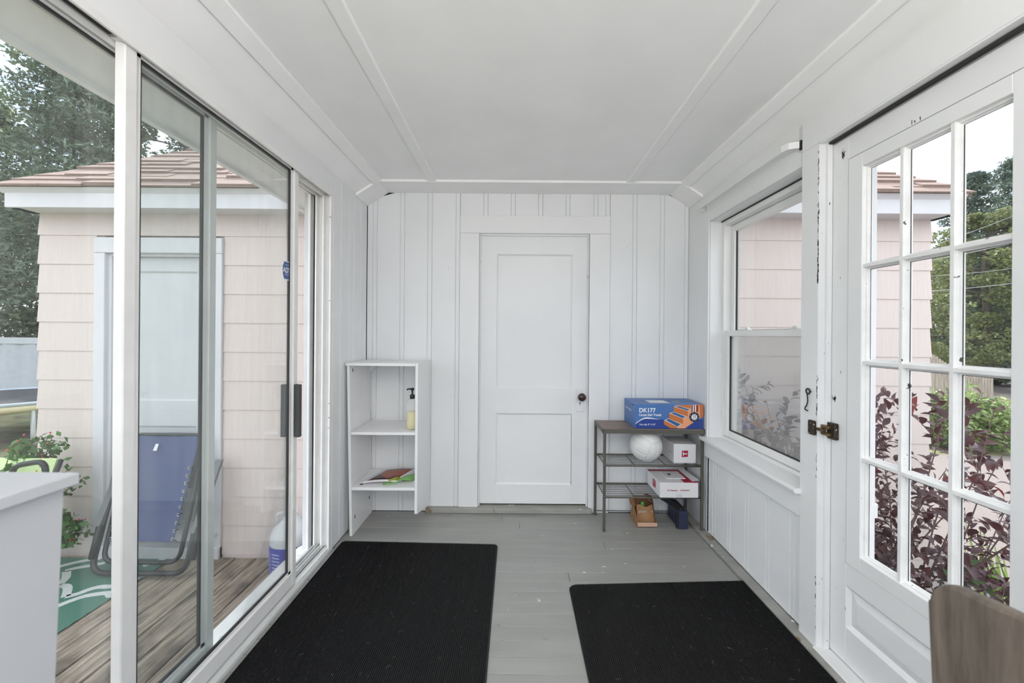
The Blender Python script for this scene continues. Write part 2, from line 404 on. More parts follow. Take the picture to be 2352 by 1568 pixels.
trimz('trim_4', [(-0.589,2.2849),(-0.589,2.276),(-0.587,2.273),(-0.536,2.273),(-0.533,2.276),(-0.533,2.2849)], paint_trim, 'white ceiling batten left of the middle panel')
trimz('trim_5', [(0.725,2.2849),(0.725,2.276),(0.728,2.273),(0.779,2.273),(0.782,2.276),(0.782,2.2849)], paint_trim, 'white ceiling batten right of the middle panel')
trimz('trim_6', [(1.090,2.2849),(1.090,2.274),(1.094,2.271),(1.138,2.249),(1.142,2.250),(1.146,2.254),(1.10,2.2849)], paint_trim, 'white ceiling batten along the right fold above the window')
t7 = MB(); PP = [(-1.063,2.192),(-0.92,2.2848),(1.10,2.2848),(1.233,2.1965),(1.233,2.179),(1.096,2.270),(-0.914,2.270),(-1.063,2.174)]
t7.prism([(x, 2.733, z) for x, z in PP], (0, YB-2.733-0.0005, 0))
top_mesh(t7, 'trim_7', paint_trim, 'wide white ceiling trim board along the end wall', 'ceiling trim', kind='structure')

# ---- left wall: header over the slider, solid part by the end wall, assumed openings behind the camera, added for daylight
SY0, SY1, SZ = 0.60, 2.42, 2.075       # slider opening
TL = 0.135                              # wall thickness
wl_ = MB()
wl_.box(XL-TL, XL, SY0, SY1, SZ, 2.187)
wl_.box(XL-TL, XL-0.012, SY1, YB+0.01, -0.09, 2.187)
wl_.box(XL-TL, XL, 0.44, SY0, -0.09, 2.187)
wl_.box(XL-TL, XL, YF, 0.44, -0.09, 0.10); wl_.box(XL-TL, XL, YF, 0.44, 2.08, 2.187); wl_.box(XL-TL, XL, YF, YF+0.06, 0.10, 2.08); wl_.box(XL-TL, XL, -0.60, -0.55, 0.10, 2.08)
wall_left = top_mesh(wl_, 'wall_left', paint, 'white porch wall holding the sliding glass door', 'wall', kind='structure')
for a, b in ((2.4205, 2.52), (2.521, 2.64), (2.641, 2.725), (2.726, 2.84), (2.841, 2.952)):
    p = [(a, 0.0125), (a, 0.003), (a+0.002, 0), (b-0.014, 0), (b-0.012, 0.002), (b-0.010, 0), (b-0.002, 0), (b, 0.003), (b, 0.0125)]
    MB().prism([(XL-dd, yy, 0.006) for yy, dd in p], (0, 0, 2.18)).build('board', paint_wall, wall_left)

# ---- right wall: window opening, door opening
TR = 0.165
WY0, WY1, WZ0, WZ1 = 1.77, 2.63, 0.600, 1.992    # window opening
EY0, EY1, EZ1 = 0.875, 1.668, 2.045              # entrance door opening
wr = MB()
wr.box(XR, XR+TR, WY1, YB+0.01, -0.09, 2.193); wr.box(XR, XR+TR, WY0, WY1, WZ1, 2.193)
wr.box(XR+0.013, XR+TR, WY0, WY1, -0.09, WZ0)
wr.box(XR, XR+TR, EY1, WY0, -0.09, 2.193); wr.box(XR, XR+TR, EY0, EY1, EZ1, 2.193)
wr.box(XR, XR+TR, 0.55, EY0, -0.09, 2.193); wr.box(XR, XR+TR, YF, 0.55, -0.09, 0.10); wr.box(XR, XR+TR, YF, 0.55, 2.08, 2.193)
wr.box(XR, XR+TR, YF, YF+0.06, 0.10, 2.08); wr.box(XR, XR+TR, -0.58, -0.53, 0.10, 2.08)  # openings behind the camera are assumed, added to let in daylight
wall_right = top_mesh(wr, 'wall_right', paint, 'white porch wall with the double hung window and glazed door', 'wall', kind='structure')
ye = [2.648, 2.57, 2.392, 2.212, 2.030, 1.850, 1.7705]
for b, a in zip(ye[:-1], ye[1:]):
    p = [(a, 0.0125), (a, 0.003), (a+0.002, 0), (b-0.033, 0), (b-0.030, 0.006), (b-0.027, 0), (b-0.003, 0), (b, 0.005), (b, 0.0125)]
    zb = 0.020 + random.uniform(0, 0.006)
    MB().prism([(XR+dd, yy, zb) for yy, dd in p], (0, 0, 0.495-zb)).build('board', paint_wall, wall_right)
# wall behind the camera, its wide openings assumed to let in daylight
wf = MB(); wf.box(XL-TL, XR+TR, YF-0.1, YF, -0.09, 0.06); wf.box(XL-TL, XR+TR, YF-0.1, YF, 2.14, 2.30); wf.box(XL-TL, XL+0.05, YF-0.1, YF, 0.06, 2.14); wf.box(XR-0.05, XR+TR, YF-0.1, YF, 0.06, 2.14); wf.box(0.05, 0.11, YF-0.1, YF, 0.06, 2.14)
top_mesh(wf, 'wall_front', paint, 'white porch wall behind the viewpoint with assumed openings for daylight', 'wall', kind='structure')

# ---- porch eaves outside (soffit and fascia on both sides) and roof over the ceiling
ev = empty('trim_8', (-1.35, 0.6, 2.05), 'white painted porch eave outside the sliding door', 'eave', kind='structure')
MB().box(-1.425, XL-TL, YF-0.2, 2.92, 2.085, 2.10).build('soffit', paint, ev)
MB().box(-1.428, -1.402, YF-0.2, 2.92, 2.068, 2.24).build('fascia', paint, ev)
ev2 = empty('trim_9', (1.55, 0.6, 2.05), 'white painted porch eave outside the glazed door', 'eave', kind='structure')
MB().box(XR+TR, 1.60, YF-0.2, 2.92, 2.22, 2.235).build('soffit', paint, ev2)
MB().box(1.585, 1.612, YF-0.2, 2.92, 2.20, 2.36).build('fascia', paint, ev2)
rf = MB(); rf.prism([(-1.46,YF-0.3,2.235),(0.1,YF-0.3,2.95),(1.64,YF-0.3,2.36),(1.64,YF-0.3,2.40),(0.1,YF-0.3,3.0),(-1.46,YF-0.3,2.285)], (0, 4.9, 0))
top_mesh(rf, 'porch_roof', M('dark_roof', (0.16,0.13,0.12), 0.9), 'brown porch roof above the white ceiling', 'roof', kind='structure')

# ================================================================== SLIDING GLASS DOOR (left)
sl = empty('door_3', (-1.11, 1.5, 0.0), 'sliding glass door with pale aluminium frame, partly open to the deck', 'sliding door', kind='structure')
def framed_panel(root, xf, xb, y0, y1, z0, z1, sw, tr, br, name_glass, m_frame, gmat, bead=0.018):
    """aluminium sash in a plane of constant X: stiles, rails, beads, gasket and pane"""
    MB().bbox(xb, xf, y0, y0+sw, z0, z1, 0.003).build('stile', m_frame, root)
    MB().bbox(xb, xf, y1-sw, y1, z0, z1, 0.003).build('stile', m_frame, root)
    MB().bbox(xb, xf, y0+sw, y1-sw, z1-tr, z1, 0.003).build('rail', m_frame, root)
    MB().bbox(xb, xf, y0+sw, y1-sw, z0, z0+br, 0.003).build('rail', m_frame, root)
    a, b, c, d = y0+sw, y1-sw, z0+br, z1-tr
    xm = (xf+xb)/2
    k = MB(); e = 0.006
    for (p, q, r_, t_) in ((a, a+bead, c, d), (b-bead, b, c, d), (a, b, d-bead*0.7, d), (a, b, c, c+bead*0.7)):
        k.box(xm-0.006, xf-0.008, p, q, r_, t_)
    k.build('glazing_bead', m_frame, root)
    g = MB()
    for (p, q, r_, t_) in ((a+bead, a+bead+e, c, d), (b-bead-e, b-bead, c, d), (a, b, d-bead*0.7-e, d-bead*0.7), (a, b, c+bead*0.7, c+bead*0.7+e)):
        g.box(xm-0.005, xm+0.005, p, q, r_, t_)
    g.build('gasket', rubber, root)
    return MB().box(xm-0.0025, xm+0.0015, a+0.004, b-0.004, c+0.004, d-0.004).build(name_glass, gmat, root)
# fixed outer leaf and sliding inner leaf
framed_panel(sl, -1.118, -1.146, 0.640, 1.544, 0.050, 2.066, 0.036, 0.010, 0.075, 'pane', alu, glass_slide)
framed_panel(sl, -1.076, -1.106, 1.134, 2.045, 0.034, 2.073, 0.038, 0.010, 0.066, 'pane', alu_white, glass_slide)
MB().bbox(-1.104, -1.078, 1.120, 1.152, 2.060, 2.074, 0.002).build('roller_guide', alu, sl)
# frame: head with channels, sill with rails, end jamb with channels
h = MB(); h.box(-1.195, XL+0.002, SY0, SY1, 2.0735, SZ+0.001)
h.box(-1.070, XL+0.003, SY0, SY1, 2.052, 2.074); h.box(-1.114, -1.108, SY0, SY1, 2.048, 2.074); h.box(-1.155, -1.149, SY0, SY1, 2.052, 2.074); h.box(-1.195, -1.180, SY0, SY1, 2.060, 2.074)
h.build('head_track', alu_white, sl)
MB().box(-1.108, -1.070, SY0, 1.118, 2.069, 2.0730).build('track_shadow_gap', rubber, sl)
s_ = MB(); s_.prism([(XL+0.004,SY0,-0.002),(XL+0.004,SY0,0.014),(XL-0.006,SY0,0.030),(-1.195,SY0,0.018),(-1.195,SY0,-0.002)], (0, SY1-SY0, 0))
for xx in (-1.112, -1.152): s_.box(xx-0.002, xx+0.002, SY0, SY1, 0.02, 0.050)
s_.box(-1.091-0.0015, -1.091+0.0015, SY0, SY1, 0.022, 0.034); s_.box(-1.132-0.0015, -1.132+0.0015, SY0, SY1, 0.020, 0.047)
s_.build('sill_track', alu, sl)
gp = MB()
for xx in (-1.081, -1.103, -1.122, -1.143): gp.box(xx-0.0025, xx+0.0025, SY0, SY1, 0.020, 0.0275)
gp.build('track_groove', rubber, sl)
jm = MB(); jm.box(-1.195, XL+0.002, SY1-0.012, SY1, 0.0, 2.07)
for xa, xb_ in ((-1.072, -1.064), (-1.114, -1.106), (-1.155, -1.147), (-1.195, -1.183)): jm.box(xa, xb_, SY1-0.045, SY1-0.012, 0.012, 2.07)
jm.build('jamb', alu_white, sl)
MB().box(-1.176, -1.168, SY1-0.020, SY1-0.0115, 0.0, 2.07).build('weather_seal', rubber, sl)
hl = MB(); hl.bbox(-1.075, -1.052, 2.008, 2.030, 0.760, 1.015, 0.003); hl.bbox(-1.058, -1.040, 1.998, 2.020, 0.760, 1.015, 0.003)
hl.build('handle', M('charcoal_handle', (0.045,0.047,0.05), 0.45, vary=0.1), sl, label='charcoal pull handle of the sliding leaf')
hl = MB(); hl.bbox(-1.135, -1.107, 2.000, 2.030, 0.760, 1.015, 0.003); hl.build('handle', M('grey_handle', (0.11,0.112,0.115), 0.5), sl)
for z_ in (0.72, 0.78, 0.86, 1.45, 1.93):
    MB().lathe([(0.005,0),(0.005,0.002)], (-1.068+random.uniform(-0.002,0), SY1-0.0445, z_), 10).build('screw', crack, sl)
# octagonal security sticker on the sliding pane
stx, sty, stz = -1.0885, 1.962, 1.560
st = empty('security_sticker', (stx, sty, stz-0.04), 'blue octagonal security sticker on the sliding pane', 'sticker')
oc = [(0.022,0.045),(0.036,0.018),(0.036,-0.018),(0.022,-0.045),(-0.022,-0.045),(-0.036,-0.018),(-0.036,0.018),(-0.022,0.045)]
MB().prism([(stx, sty+p*0.95, stz+q) for p, q in oc], (-0.0008,0,0)).build('border', M('sticker_white',(0.8,0.8,0.82),0.4), st)
MB().prism([(stx+0.0006, sty+p*0.86, stz+q*0.90) for p, q in oc], (-0.0004,0,0)).build('field', M('sticker_blue', s2l(62,92,150), 0.4), st)

def text(body, size, mat, parent, origin, xdir, ydir, name='lettering', align='LEFT', bold=0.0, squeeze=1.0):
    """flat lettering: origin and in-plane axes in world space"""
    cu = bpy.data.curves.new(name, 'FONT'); cu.body = body; cu.size = size; cu.align_x = align; cu.offset = bold
    cu.resolution_u = 3
    tmp = bpy.data.objects.new(name, cu); COL.objects.link(tmp)
    bpy.context.view_layer.update()
    me = bpy.data.meshes.new_from_object(tmp.evaluated_get(bpy.context.evaluated_depsgraph_get()))
    bpy.data.objects.remove(tmp); bpy.data.curves.remove(cu)
    me.materials.clear(); me.materials.append(mat)
    X = Vector(xdir).normalized(); Y = Vector(ydir).normalized(); Z = X.cross(Y)
    me.transform(Matrix((X*squeeze, Y, Z)).transposed().to_4x4())
    ob = bpy.data.objects.new(name, me); COL.objects.link(ob)
    ob.parent = parent; ob.location = Vector(origin) - W(parent)
    return ob
white_ink = M('white_ink', (0.85,0.85,0.86), 0.5)
text('ADT', 0.034, white_ink, st, (stx+0.0016, sty, stz-0.010), (0,1,0), (0,0,1), align='CENTER', bold=0.001, squeeze=0.9)
text('SECURITY', 0.0085, white_ink, st, (stx+0.0016, sty, stz-0.022), (0,1,0), (0,0,1), align='CENTER')
text('PROTECTED', 0.006, white_ink, st, (stx+0.0016, sty, stz+0.024), (0,1,0), (0,0,1), align='CENTER')
# outside sill board under the slider and trim at its far jamb
ss = MB(); ss.prism([(-1.195,SY0-0.1,0.016),(-1.31,SY0-0.1,-0.035),(-1.312,SY0-0.1,-0.065),(-1.195,SY0-0.1,-0.065)], (0, SY1-SY0+0.19, 0))
top_mesh(ss, 'trim_10', M('peeling_sill_paint', (0.78,0.78,0.76), 0.6, vary=0.06, vscale=12, bump=0.4, specks=[((0.35,0.33,0.30), 30, 0.68, (1,0.4,1))]), 'weathered white sill board outside the sliding door', 'sill', kind='structure')
et = MB(); et.bbox(-1.235, -1.196, SY1-0.010, SY1+0.085, -0.03, 2.084, 0.003)
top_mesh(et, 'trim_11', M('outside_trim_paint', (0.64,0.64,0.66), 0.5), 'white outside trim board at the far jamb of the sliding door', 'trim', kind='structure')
ew = MB(); ew.box(XL-TL-0.014, XL-TL-0.001, SY1+0.086, 2.93, -0.33, 2.084); ew.box(XL-TL-0.014, XL-TL-0.001, YF-0.05, 2.93, -0.75, -0.07)
top_mesh(ew, 'wall_outside', paint, 'white porch wall skirting above the deck', 'wall', kind='structure')

# ================================================================== DOUBLE HUNG WINDOW (right)
w1 = empty('window_1', (1.30, 2.2, WZ0), 'white vinyl double hung window in the right wall', 'window', kind='structure')
# reveal lining
rv = MB(); rv.box(XR+0.002, XR+0.075, WY1-0.0005, WY1+0.0, WZ0, WZ1)
fr = MB()   # main frame
FX0, FX1 = 1.308, 1.398
fr.box(FX0, FX1, WY1-0.028, WY1, WZ0+0.005, WZ1-0.006); fr.box(FX0, FX1, WY0, WY0+0.028, WZ0+0.005, WZ1-0.006); fr.box(FX0, FX1, WY0+0.028, WY1-0.028, WZ1-0.034, WZ1-0.006); fr.box(FX0, FX1, WY0+0.028, WY1-0.028, WZ0+0.005, WZ0+0.040)
fr.build('frame', vinyl, w1)
def sash(xf, xb, z0, z1, sw, tr, br):
    a, b = WY0+0.030, WY1-0.030
    MB().bbox(xf, xb, a, a+sw, z0, z1, 0.003).build('sash_stile', vinyl, w1); MB().bbox(xf, xb, b-sw, b, z0, z1, 0.003).build('sash_stile', vinyl, w1)
    MB().bbox(xf, xb, a+sw, b-sw, z1-tr, z1, 0.003).build('sash_rail', vinyl, w1); MB().bbox(xf, xb, a+sw, b-sw, z0, z0+br, 0.003).build('sash_rail', vinyl, w1)
    xm = (xf+xb)/2
    k = MB(); 
    for (p, q, r_, t_) in ((a+sw, a+sw+0.004, z0+br, z1-tr), (b-sw-0.004, b-sw, z0+br, z1-tr), (a+sw, b-sw, z0+br, z0+br+0.005)): k.box(xm-0.005, xm+0.004, p, q, r_, t_)
    k.build('gasket', crack, w1)
    MB().box(xm-0.002, xm+0.002, a+sw-0.003, b-sw+0.003, z0+br-0.003, z1-tr+0.003).build('pane', glass_win, w1)
sash(1.352, 1.384, 1.262, WZ1-0.036, 0.038, 0.040, 0.036)       # upper, further out
sash(1.316, 1.348, WZ0+0.042, 1.300, 0.040, 0.036, 0.040)      # lower
for yy in (2.38, 1.97):
    MB().bbox(1.318, 1.346, yy-0.030, yy+0.030, 1.3002, 1.308, 0.003).bbox(1.322, 1.342, yy-0.018, yy+0.012, 1.308, 1.317, 0.003).build('sash_lock', vinyl, w1)
MB().box(1.389, 1.3895, WY0+0.03, WY1-0.03, WZ0+0.045, 1.275).build('insect_screen', scr, w1)
jt = MB(); jt.box(1.302, 1.3085, WY0+0.002, WY1-0.002, WZ1-0.0065, WZ1-0.001); jt.build('shadow_joint', crack, w1)
# stool and apron
stl = MB(); prof = [(1.310,0.600),(1.310,0.622),(1.192,0.622),(1.186,0.619),(1.184,0.612),(1.186,0.603),(1.192,0.600)]
stl.prism([(x, 1.752, z) for x, z in prof], (0, 2.662-1.752, 0))
top_mesh(stl, 'trim_12', paint, 'rounded white window stool below the double hung window', 'window sill', kind='structure')
top_mesh(MB().bbox(XR-0.018, XR+0.0125, 1.7605, 2.652, 0.497, 0.5995, 0.003), 'trim_13', paint, 'flat white apron board under the window stool', 'window apron', kind='structure')
# side casing by the corner
top_mesh(MB().bbox(XR-0.012, XR-0.0005, 2.632, 2.705, 0.6225, 2.06, 0.002), 'trim_14', paint, 'white casing strip between window and end wall corner', 'window casing', kind='structure')
top_mesh(MB().bbox(XR-0.0115, XR-0.0005, 1.775, 2.631, 1.994, 2.058, 0.002), 'trim_15', paint, 'white head casing above the double hung window', 'window casing', kind='structure')
# curtain rod above
cr_ = empty('curtain_rod', (1.19, 2.2, 2.06), 'flat white painted curtain rod above the double hung window', 'curtain rod')
path = [(XR-0.012,2.700,2.092),(XR-0.045,2.690,2.092),(XR-0.060,2.665,2.092),(XR-0.060,2.2,2.093),(XR-0.060,1.835,2.094),(XR-0.050,1.805,2.094),(XR-0.013,1.790,2.094)]
m = MB(); hh = 0.014
for p, q in zip(path[:-1], path[1:]):
    p = Vector(p); q = Vector(q); t = (q-p).normalized(); nrm = Vector((0,0,1)).cross(t)*0.003
    m.hexa([p+nrm-Vector((0,0,hh)), q+nrm-Vector((0,0,hh)), q-nrm-Vector((0,0,hh)), p-nrm-Vector((0,0,hh))], [p+nrm+Vector((0,0,hh)), q+nrm+Vector((0,0,hh)), q-nrm+Vector((0,0,hh)), p-nrm+Vector((0,0,hh))])
m.build('rod', paint, cr_)
for yy in (2.702, 1.789):
    MB().bbox(XR-0.0115, XR-0.002, yy-0.006, yy+0.006, 2.072, 2.114, 0.002).build('bracket', paint_chip if yy > 2 else crack, cr_, label='chipped dark bracket')

# ================================================================== GLAZED ENTRANCE DOOR (right)
FXD = 1.262                         # room face of the leaf
# casing around it
c2 = empty('trim_16', (XR-0.01, 1.3, 0.0), 'white casing boards around the glazed entrance door', 'door casing', kind='structure')
MB().bbox(XR-0.020, XR-0.0005, EY1-0.006, 1.762, 0.010, EZ1, 0.002).build('casing_board', paint, c2)
MB().bbox(XR-0.020, XR-0.0005, EY0-0.11, EY0+0.006, 0.010, EZ1, 0.002).build('casing_board', paint, c2)
MB().bbox(XR-0.020, XR-0.0005, EY0-0.11, 1.762, EZ1+0.0005, 2.172, 0.002).build('head_board', paint, c2)
MB().box(XR-0.0195, XR+TR, EY1-0.0065, EY1+0.0, 0.010, EZ1).build('jamb', paint_chip, c2)
MB().box(XR-0.0195, XR+TR, EY0, EY0+0.0065, 0.010, EZ1).build('jamb', paint_chip, c2)
MB().box(XR-0.0195, XR+TR, EY0, EY1, EZ1-0.006, EZ1+0.0).build('head_jamb', paint, c2)
MB().box(XR+0.008, FXD-0.001, EY0+0.006, EY1-0.006, EZ1-0.014, EZ1-0.0062).build('shadow_gap', crack, c2)
MB().bbox(XR+0.006, FXD-0.002, EY1-0.020, EY1-0.0066, 0.012, EZ1-0.006, 0.001).build('door_stop', paint_chip, c2)
MB().bbox(XR-0.030, XR+TR+0.02, EY0, EY1, -0.005, 0.022, 0.004).build('threshold', paint, c2)

d2 = empty('door_2', (FXD, 1.27, 0.02), 'white entrance door with twelve glass panes and a raised lower panel', 'door', kind='structure')
LY0, LY1 = EY0+0.008, EY1-0.008
GY = [1.506, 1.357, 1.1985, 1.051]            # pane column limits (muntin centres inside)
GZ = [1.888, 1.524, 1.172, 0.820, 0.462]
SFY1, SFY0, SFZ1, SFZ0 = 1.571, 0.986, 1.940, 0.408      # sash insert inside the leaf
T = 0.042
MB().bbox(FXD, FXD+T, SFY1, LY1, 0.026, EZ1-0.018, 0.0015).build('stile', paint_chip, d2)
MB().bbox(FXD, FXD+T, LY0, SFY0, 0.026, EZ1-0.018, 0.0015).build('stile', paint, d2)
MB().bbox(FXD, FXD+T, SFY0, SFY1, SFZ1, EZ1-0.018, 0.0015).build('rail', paint, d2)
MB().bbox(FXD, FXD+T, SFY0, SFY1, 0.322, SFZ0, 0.0015).build('rail', paint, d2)
MB().bbox(FXD, FXD+T, SFY0, SFY1, 0.026, 0.165, 0.0015).build('rail', paint, d2)
# lower raised panel
pn = MB().box(FXD+0.014, FXD+0.028, SFY0, SFY1, 0.165, 0.322).build('panel', paint, d2)
a, b, c, d = SFY0+0.045, SFY1-0.045, 0.205, 0.282
MB().hexa([(FXD+0.014,SFY0+0.012,0.177),(FXD+0.014,SFY1-0.012,0.177),(FXD+0.014,SFY1-0.012,0.310),(FXD+0.014,SFY0+0.012,0.310)], [(FXD+0.006,a,c),(FXD+0.006,b,c),(FXD+0.006,b,d),(FXD+0.006,a,d)]).build('raised_field', paint, pn)
m = MB(); w = 0.012
A0, B0, C0, D0 = SFY0, SFY1, 0.165, 0.322
for q in (((A0,C0),(A0,D0),(A0+w,D0-w),(A0+w,C0+w)), ((B0,D0),(B0,C0),(B0-w,C0+w),(B0-w,D0-w)), ((A0,D0),(B0,D0),(B0-w,D0-w),(A0+w,D0-w)), ((B0,C0),(A0,C0),(A0+w,C0+w),(B0-w,C0+w))):
    m.hexa([(FXD+0.001,y_,z_) for y_,z_ in q[:2]]+[(FXD+0.013,y_,z_) for y_,z_ in q[2:]], [(FXD+0.0145,y_,z_) for y_,z_ in q])
m.build('moulding', paint, pn)
# glazed insert: frame, muntins, panes
MB().bbox(FXD-0.003, FXD+0.036, GY[0], SFY1-0.0015, SFZ0+0.0015, SFZ1-0.0015, 0.0015).build('sash_stile', paint, d2)
MB().bbox(FXD-0.003, FXD+0.036, SFY0+0.0015, GY[3], SFZ0+0.0015, SFZ1-0.0015, 0.0015).build('sash_stile', paint, d2)
MB().bbox(FXD-0.003, FXD+0.036, GY[3], GY[0], GZ[0], SFZ1-0.0015, 0.0015).build('sash_rail', paint, d2)
MB().bbox(FXD-0.003, FXD+0.036, GY[3], GY[0], SFZ0+0.0015, GZ[4], 0.0015).build('sash_rail', paint, d2)
MB().box(FXD-0.001, FXD+0.02, SFY1-0.0016, SFY1+0.0002, SFZ0, SFZ1).box(FXD-0.001, FXD+0.02, SFY0, SFY1, SFZ1-0.0016, SFZ1+0.0002).build('paint_crack', crack, d2)
def muntin_prof(c):     # (offset along wall, x) stepped ogee section
    return [(c-0.014,FXD+0.026),(c-0.014,FXD+0.020),(c-0.010,FXD+0.017),(c-0.0085,FXD+0.010),(c-0.0065,FXD+0.008),(c-0.0055,FXD+0.001),(c+0.0055,FXD+0.001),(c+0.0065,FXD+0.008),(c+0.0085,FXD+0.010),(c+0.010,FXD+0.017),(c+0.014,FXD+0.020),(c+0.014,FXD+0.026)]
for yc in GY[1:3]:
    MB().prism([(x, y_, GZ[4]) for y_, x in muntin_prof(yc)], (0,0,GZ[0]-GZ[4])).build('muntin', paint_old, d2)
for zc in GZ[1:4]:
    for k in range(3):
        ya = GY[k] - (0.0055 if k else 0); yb_ = GY[k+1] + (0.0055 if k < 2 else 0)
        MB().prism([(x, yb_, z_) for z_, x in muntin_prof(zc)], (0, ya-yb_, 0)).build('muntin', paint_old, d2)
# ogee edge around the insert opening + panes with old putty lines
m = MB()
for (y_, sgn) in ((GY[0], -1), (GY[3], 1)):
    m.prism([(FXD+0.002,y_,GZ[4]),(FXD+0.009,y_+sgn*0.003,GZ[4]),(FXD+0.010,y_+sgn*0.007,GZ[4]),(FXD+0.017,y_+sgn*0.009,GZ[4]),(FXD+0.019,y_+sgn*0.012,GZ[4]),(FXD+0.026,y_+sgn*0.012,GZ[4]),(FXD+0.026,y_,GZ[4])], (0,0,GZ[0]-GZ[4]))
for (z_, sgn) in ((GZ[0], -1), (GZ[4], 1)):
    m.prism([(FXD+0.002,GY[3],z_),(FXD+0.009,GY[3],z_+sgn*0.003),(FXD+0.010,GY[3],z_+sgn*0.007),(FXD+0.017,GY[3],z_+sgn*0.009),(FXD+0.019,GY[3],z_+sgn*0.012),(FXD+0.026,GY[3],z_+sgn*0.012),(FXD+0.026,GY[3],z_)], (0,GY[0]-GY[3],0))
m.build('sash_moulding', paint_old, d2)
for k in range(3):
    for q in range(4):
        y1_, y0_ = GY[k]-(0.013 if k else 0.011), GY[k+1]+(0.013 if k < 2 else 0.011)
        z1_, z0_ = GZ[q]-(0.013 if q else 0.011), GZ[q+1]+(0.013 if q < 3 else 0.011)
        pnn = MB().box(FXD+0.0205, FXD+0.0235, y0_-0.002, y1_+0.002, z0_-0.002, z1_+0.002).build('pane', glass_door, d2)
        t_ = MB(); t_.box(FXD+0.0190, FXD+0.0204, y1_-0.0022, y1_, z0_, z1_); t_.box(FXD+0.0190, FXD+0.0204, y0_, y1_, z1_-0.0016, z1_)
        t_.build('putty_line', crack, pnn)
# flaked paint along the jamb edge and on the stile, bare dark spots
RC = random.Random(3)
def flakes(parent, spots, xpos, name='paint_flake'):
    m = MB()
    for (y_, z0, z1, nf, wy) in spots:
        for k in range(nf):
            cy, cz = y_+RC.gauss(0, wy), RC.uniform(z0, z1); a, b = RC.uniform(0.0006, 0.0022), RC.uniform(0.002, 0.012)
            pts_ = [(xpos, cy+a*math.cos(t)*RC.uniform(0.6,1.2), cz+b*math.sin(t)*RC.uniform(0.6,1.2)) for t in [2*math.pi*q/7 for q in range(7)]]
            m.prism(pts_, (-0.0003,0,0))
    m.build(name, crack, parent, kind='stuff')
flakes(c2, [(1.6645,1.48,1.60,46,0.0020),(1.6645,1.60,1.80,40,0.0018),(1.6645,1.80,2.03,16,0.0012),(1.6645,0.95,1.12,26,0.0015),(1.6645,0.60,0.95,8,0.0010),(1.6645,0.06,0.30,10,0.0010)], XR-0.0201)
flakes(d2, [(1.598,1.955,1.990,16,0.004),(1.632,1.015,1.030,10,0.008),(1.655,0.05,0.16,10,0.0010),(1.305,1.945,1.955,5,0.012)], FXD-0.0001)
# rim latch
brass = M('old_brass', s2l(120,98,66), 0.35, metal=0.7, vary=0.3, vscale=30)
latch_dark = M('chipped_dark_latch', s2l(52,44,36), 0.5, metal=0.3, vary=0.4, vscale=60, specks=[((0.75,0.75,0.74), 90, 0.66)])
lt = empty('rim_latch', (FXD-0.02, 1.63, 0.86), 'old brass and black rim latch on the glazed door', 'latch')
MB().bbox(FXD-0.018, FXD-0.0005, 1.608, 1.659, 0.862, 0.926, 0.003).build('case', latch_dark, lt)
MB().bbox(XR-0.034, XR-0.0205, 1.664, 1.698, 0.868, 0.926, 0.003).build('keeper', latch_dark, lt)
MB().bbox(FXD-0.034, FXD-0.018, 1.622, 1.668, 0.902, 0.914, 0.002).build('bolt', brass, lt)
MB().bbox(FXD-0.050, FXD-0.030, 1.634, 1.702, 0.890, 0.901, 0.002).build('lever', brass, lt)
MB().bbox(FXD-0.034, FXD-0.018, 1.622, 1.668, 0.874, 0.886, 0.002).build('bolt', brass, lt)
# hook hanging on the casing
hk = empty('cabin_hook', (XR-0.03, 1.70, 0.955), 'black iron hook hanging from its eye on the door casing', 'hook')
iron = M('black_iron', (0.03,0.03,0.03), 0.45, metal=0.6)
HX = XR-0.026; hy = 1.708; hz = 1.040
MB().tube([(HX, hy+0.011*math.cos(a), hz+0.011*math.sin(a)) for a in [2*math.pi*k/14 for k in range(14)]], 0.0028, 6, closed=True).tube([(HX,hy-0.010,hz),(XR-0.0205,hy-0.012,hz)], 0.0028, 6).build('eye', iron, hk)
MB().tube([(HX-0.003,hy+0.002,hz-0.004),(HX-0.003,hy-0.002,hz-0.020),(HX-0.003,hy-0.004,hz-0.042),(HX-0.003,hy+0.003,hz-0.060),(HX-0.003,hy+0.012,hz-0.070),(HX-0.003,hy+0.012,hz-0.077),(HX-0.003,hy-0.004,hz-0.080)], 0.0026, 6).build('hook_arm', iron, hk)
# outside trim of the entrance with a small white box and a hanging rain gauge card
top_mesh(MB().bbox(XR+TR+0.001, XR+TR+0.022, 1.628, 1.745, -0.30, 2.21, 0.003), 'trim_17', paint, 'white outside casing of the glazed entrance door', 'trim', kind='structure')
top_mesh(MB().bbox(XR+TR+0.001, XR+TR+0.022, EY0-0.10, EY0+0.0, -0.30, 2.21, 0.003), 'trim_18', paint, 'white outside casing on the hinge side of the glazed door', 'trim', kind='structure')
top_mesh(MB().bbox(XR+TR+0.023, XR+TR+0.045, 1.640, 1.690, 0.545, 0.605, 0.004), 'junction_box', vinyl, 'small white box fixed low outside the glazed door', 'junction box')
gc = empty('rain_gauge', (XR+TR+0.03, 1.66, 1.15), 'narrow white gauge with grey face hung outside the glazed door', 'gauge')
MB().bbox(XR+TR+0.0225, XR+TR+0.028, 1.650, 1.668, 1.19, 1.325, 0.001).build('card', vinyl, gc); MB().box(XR+TR+0.0285, XR+TR+0.030, 1.6475, 1.6705, 1.245, 1.315).build('face', M('grey_face',(0.25,0.25,0.25),0.6), gc)
# outer cladding right of the porch

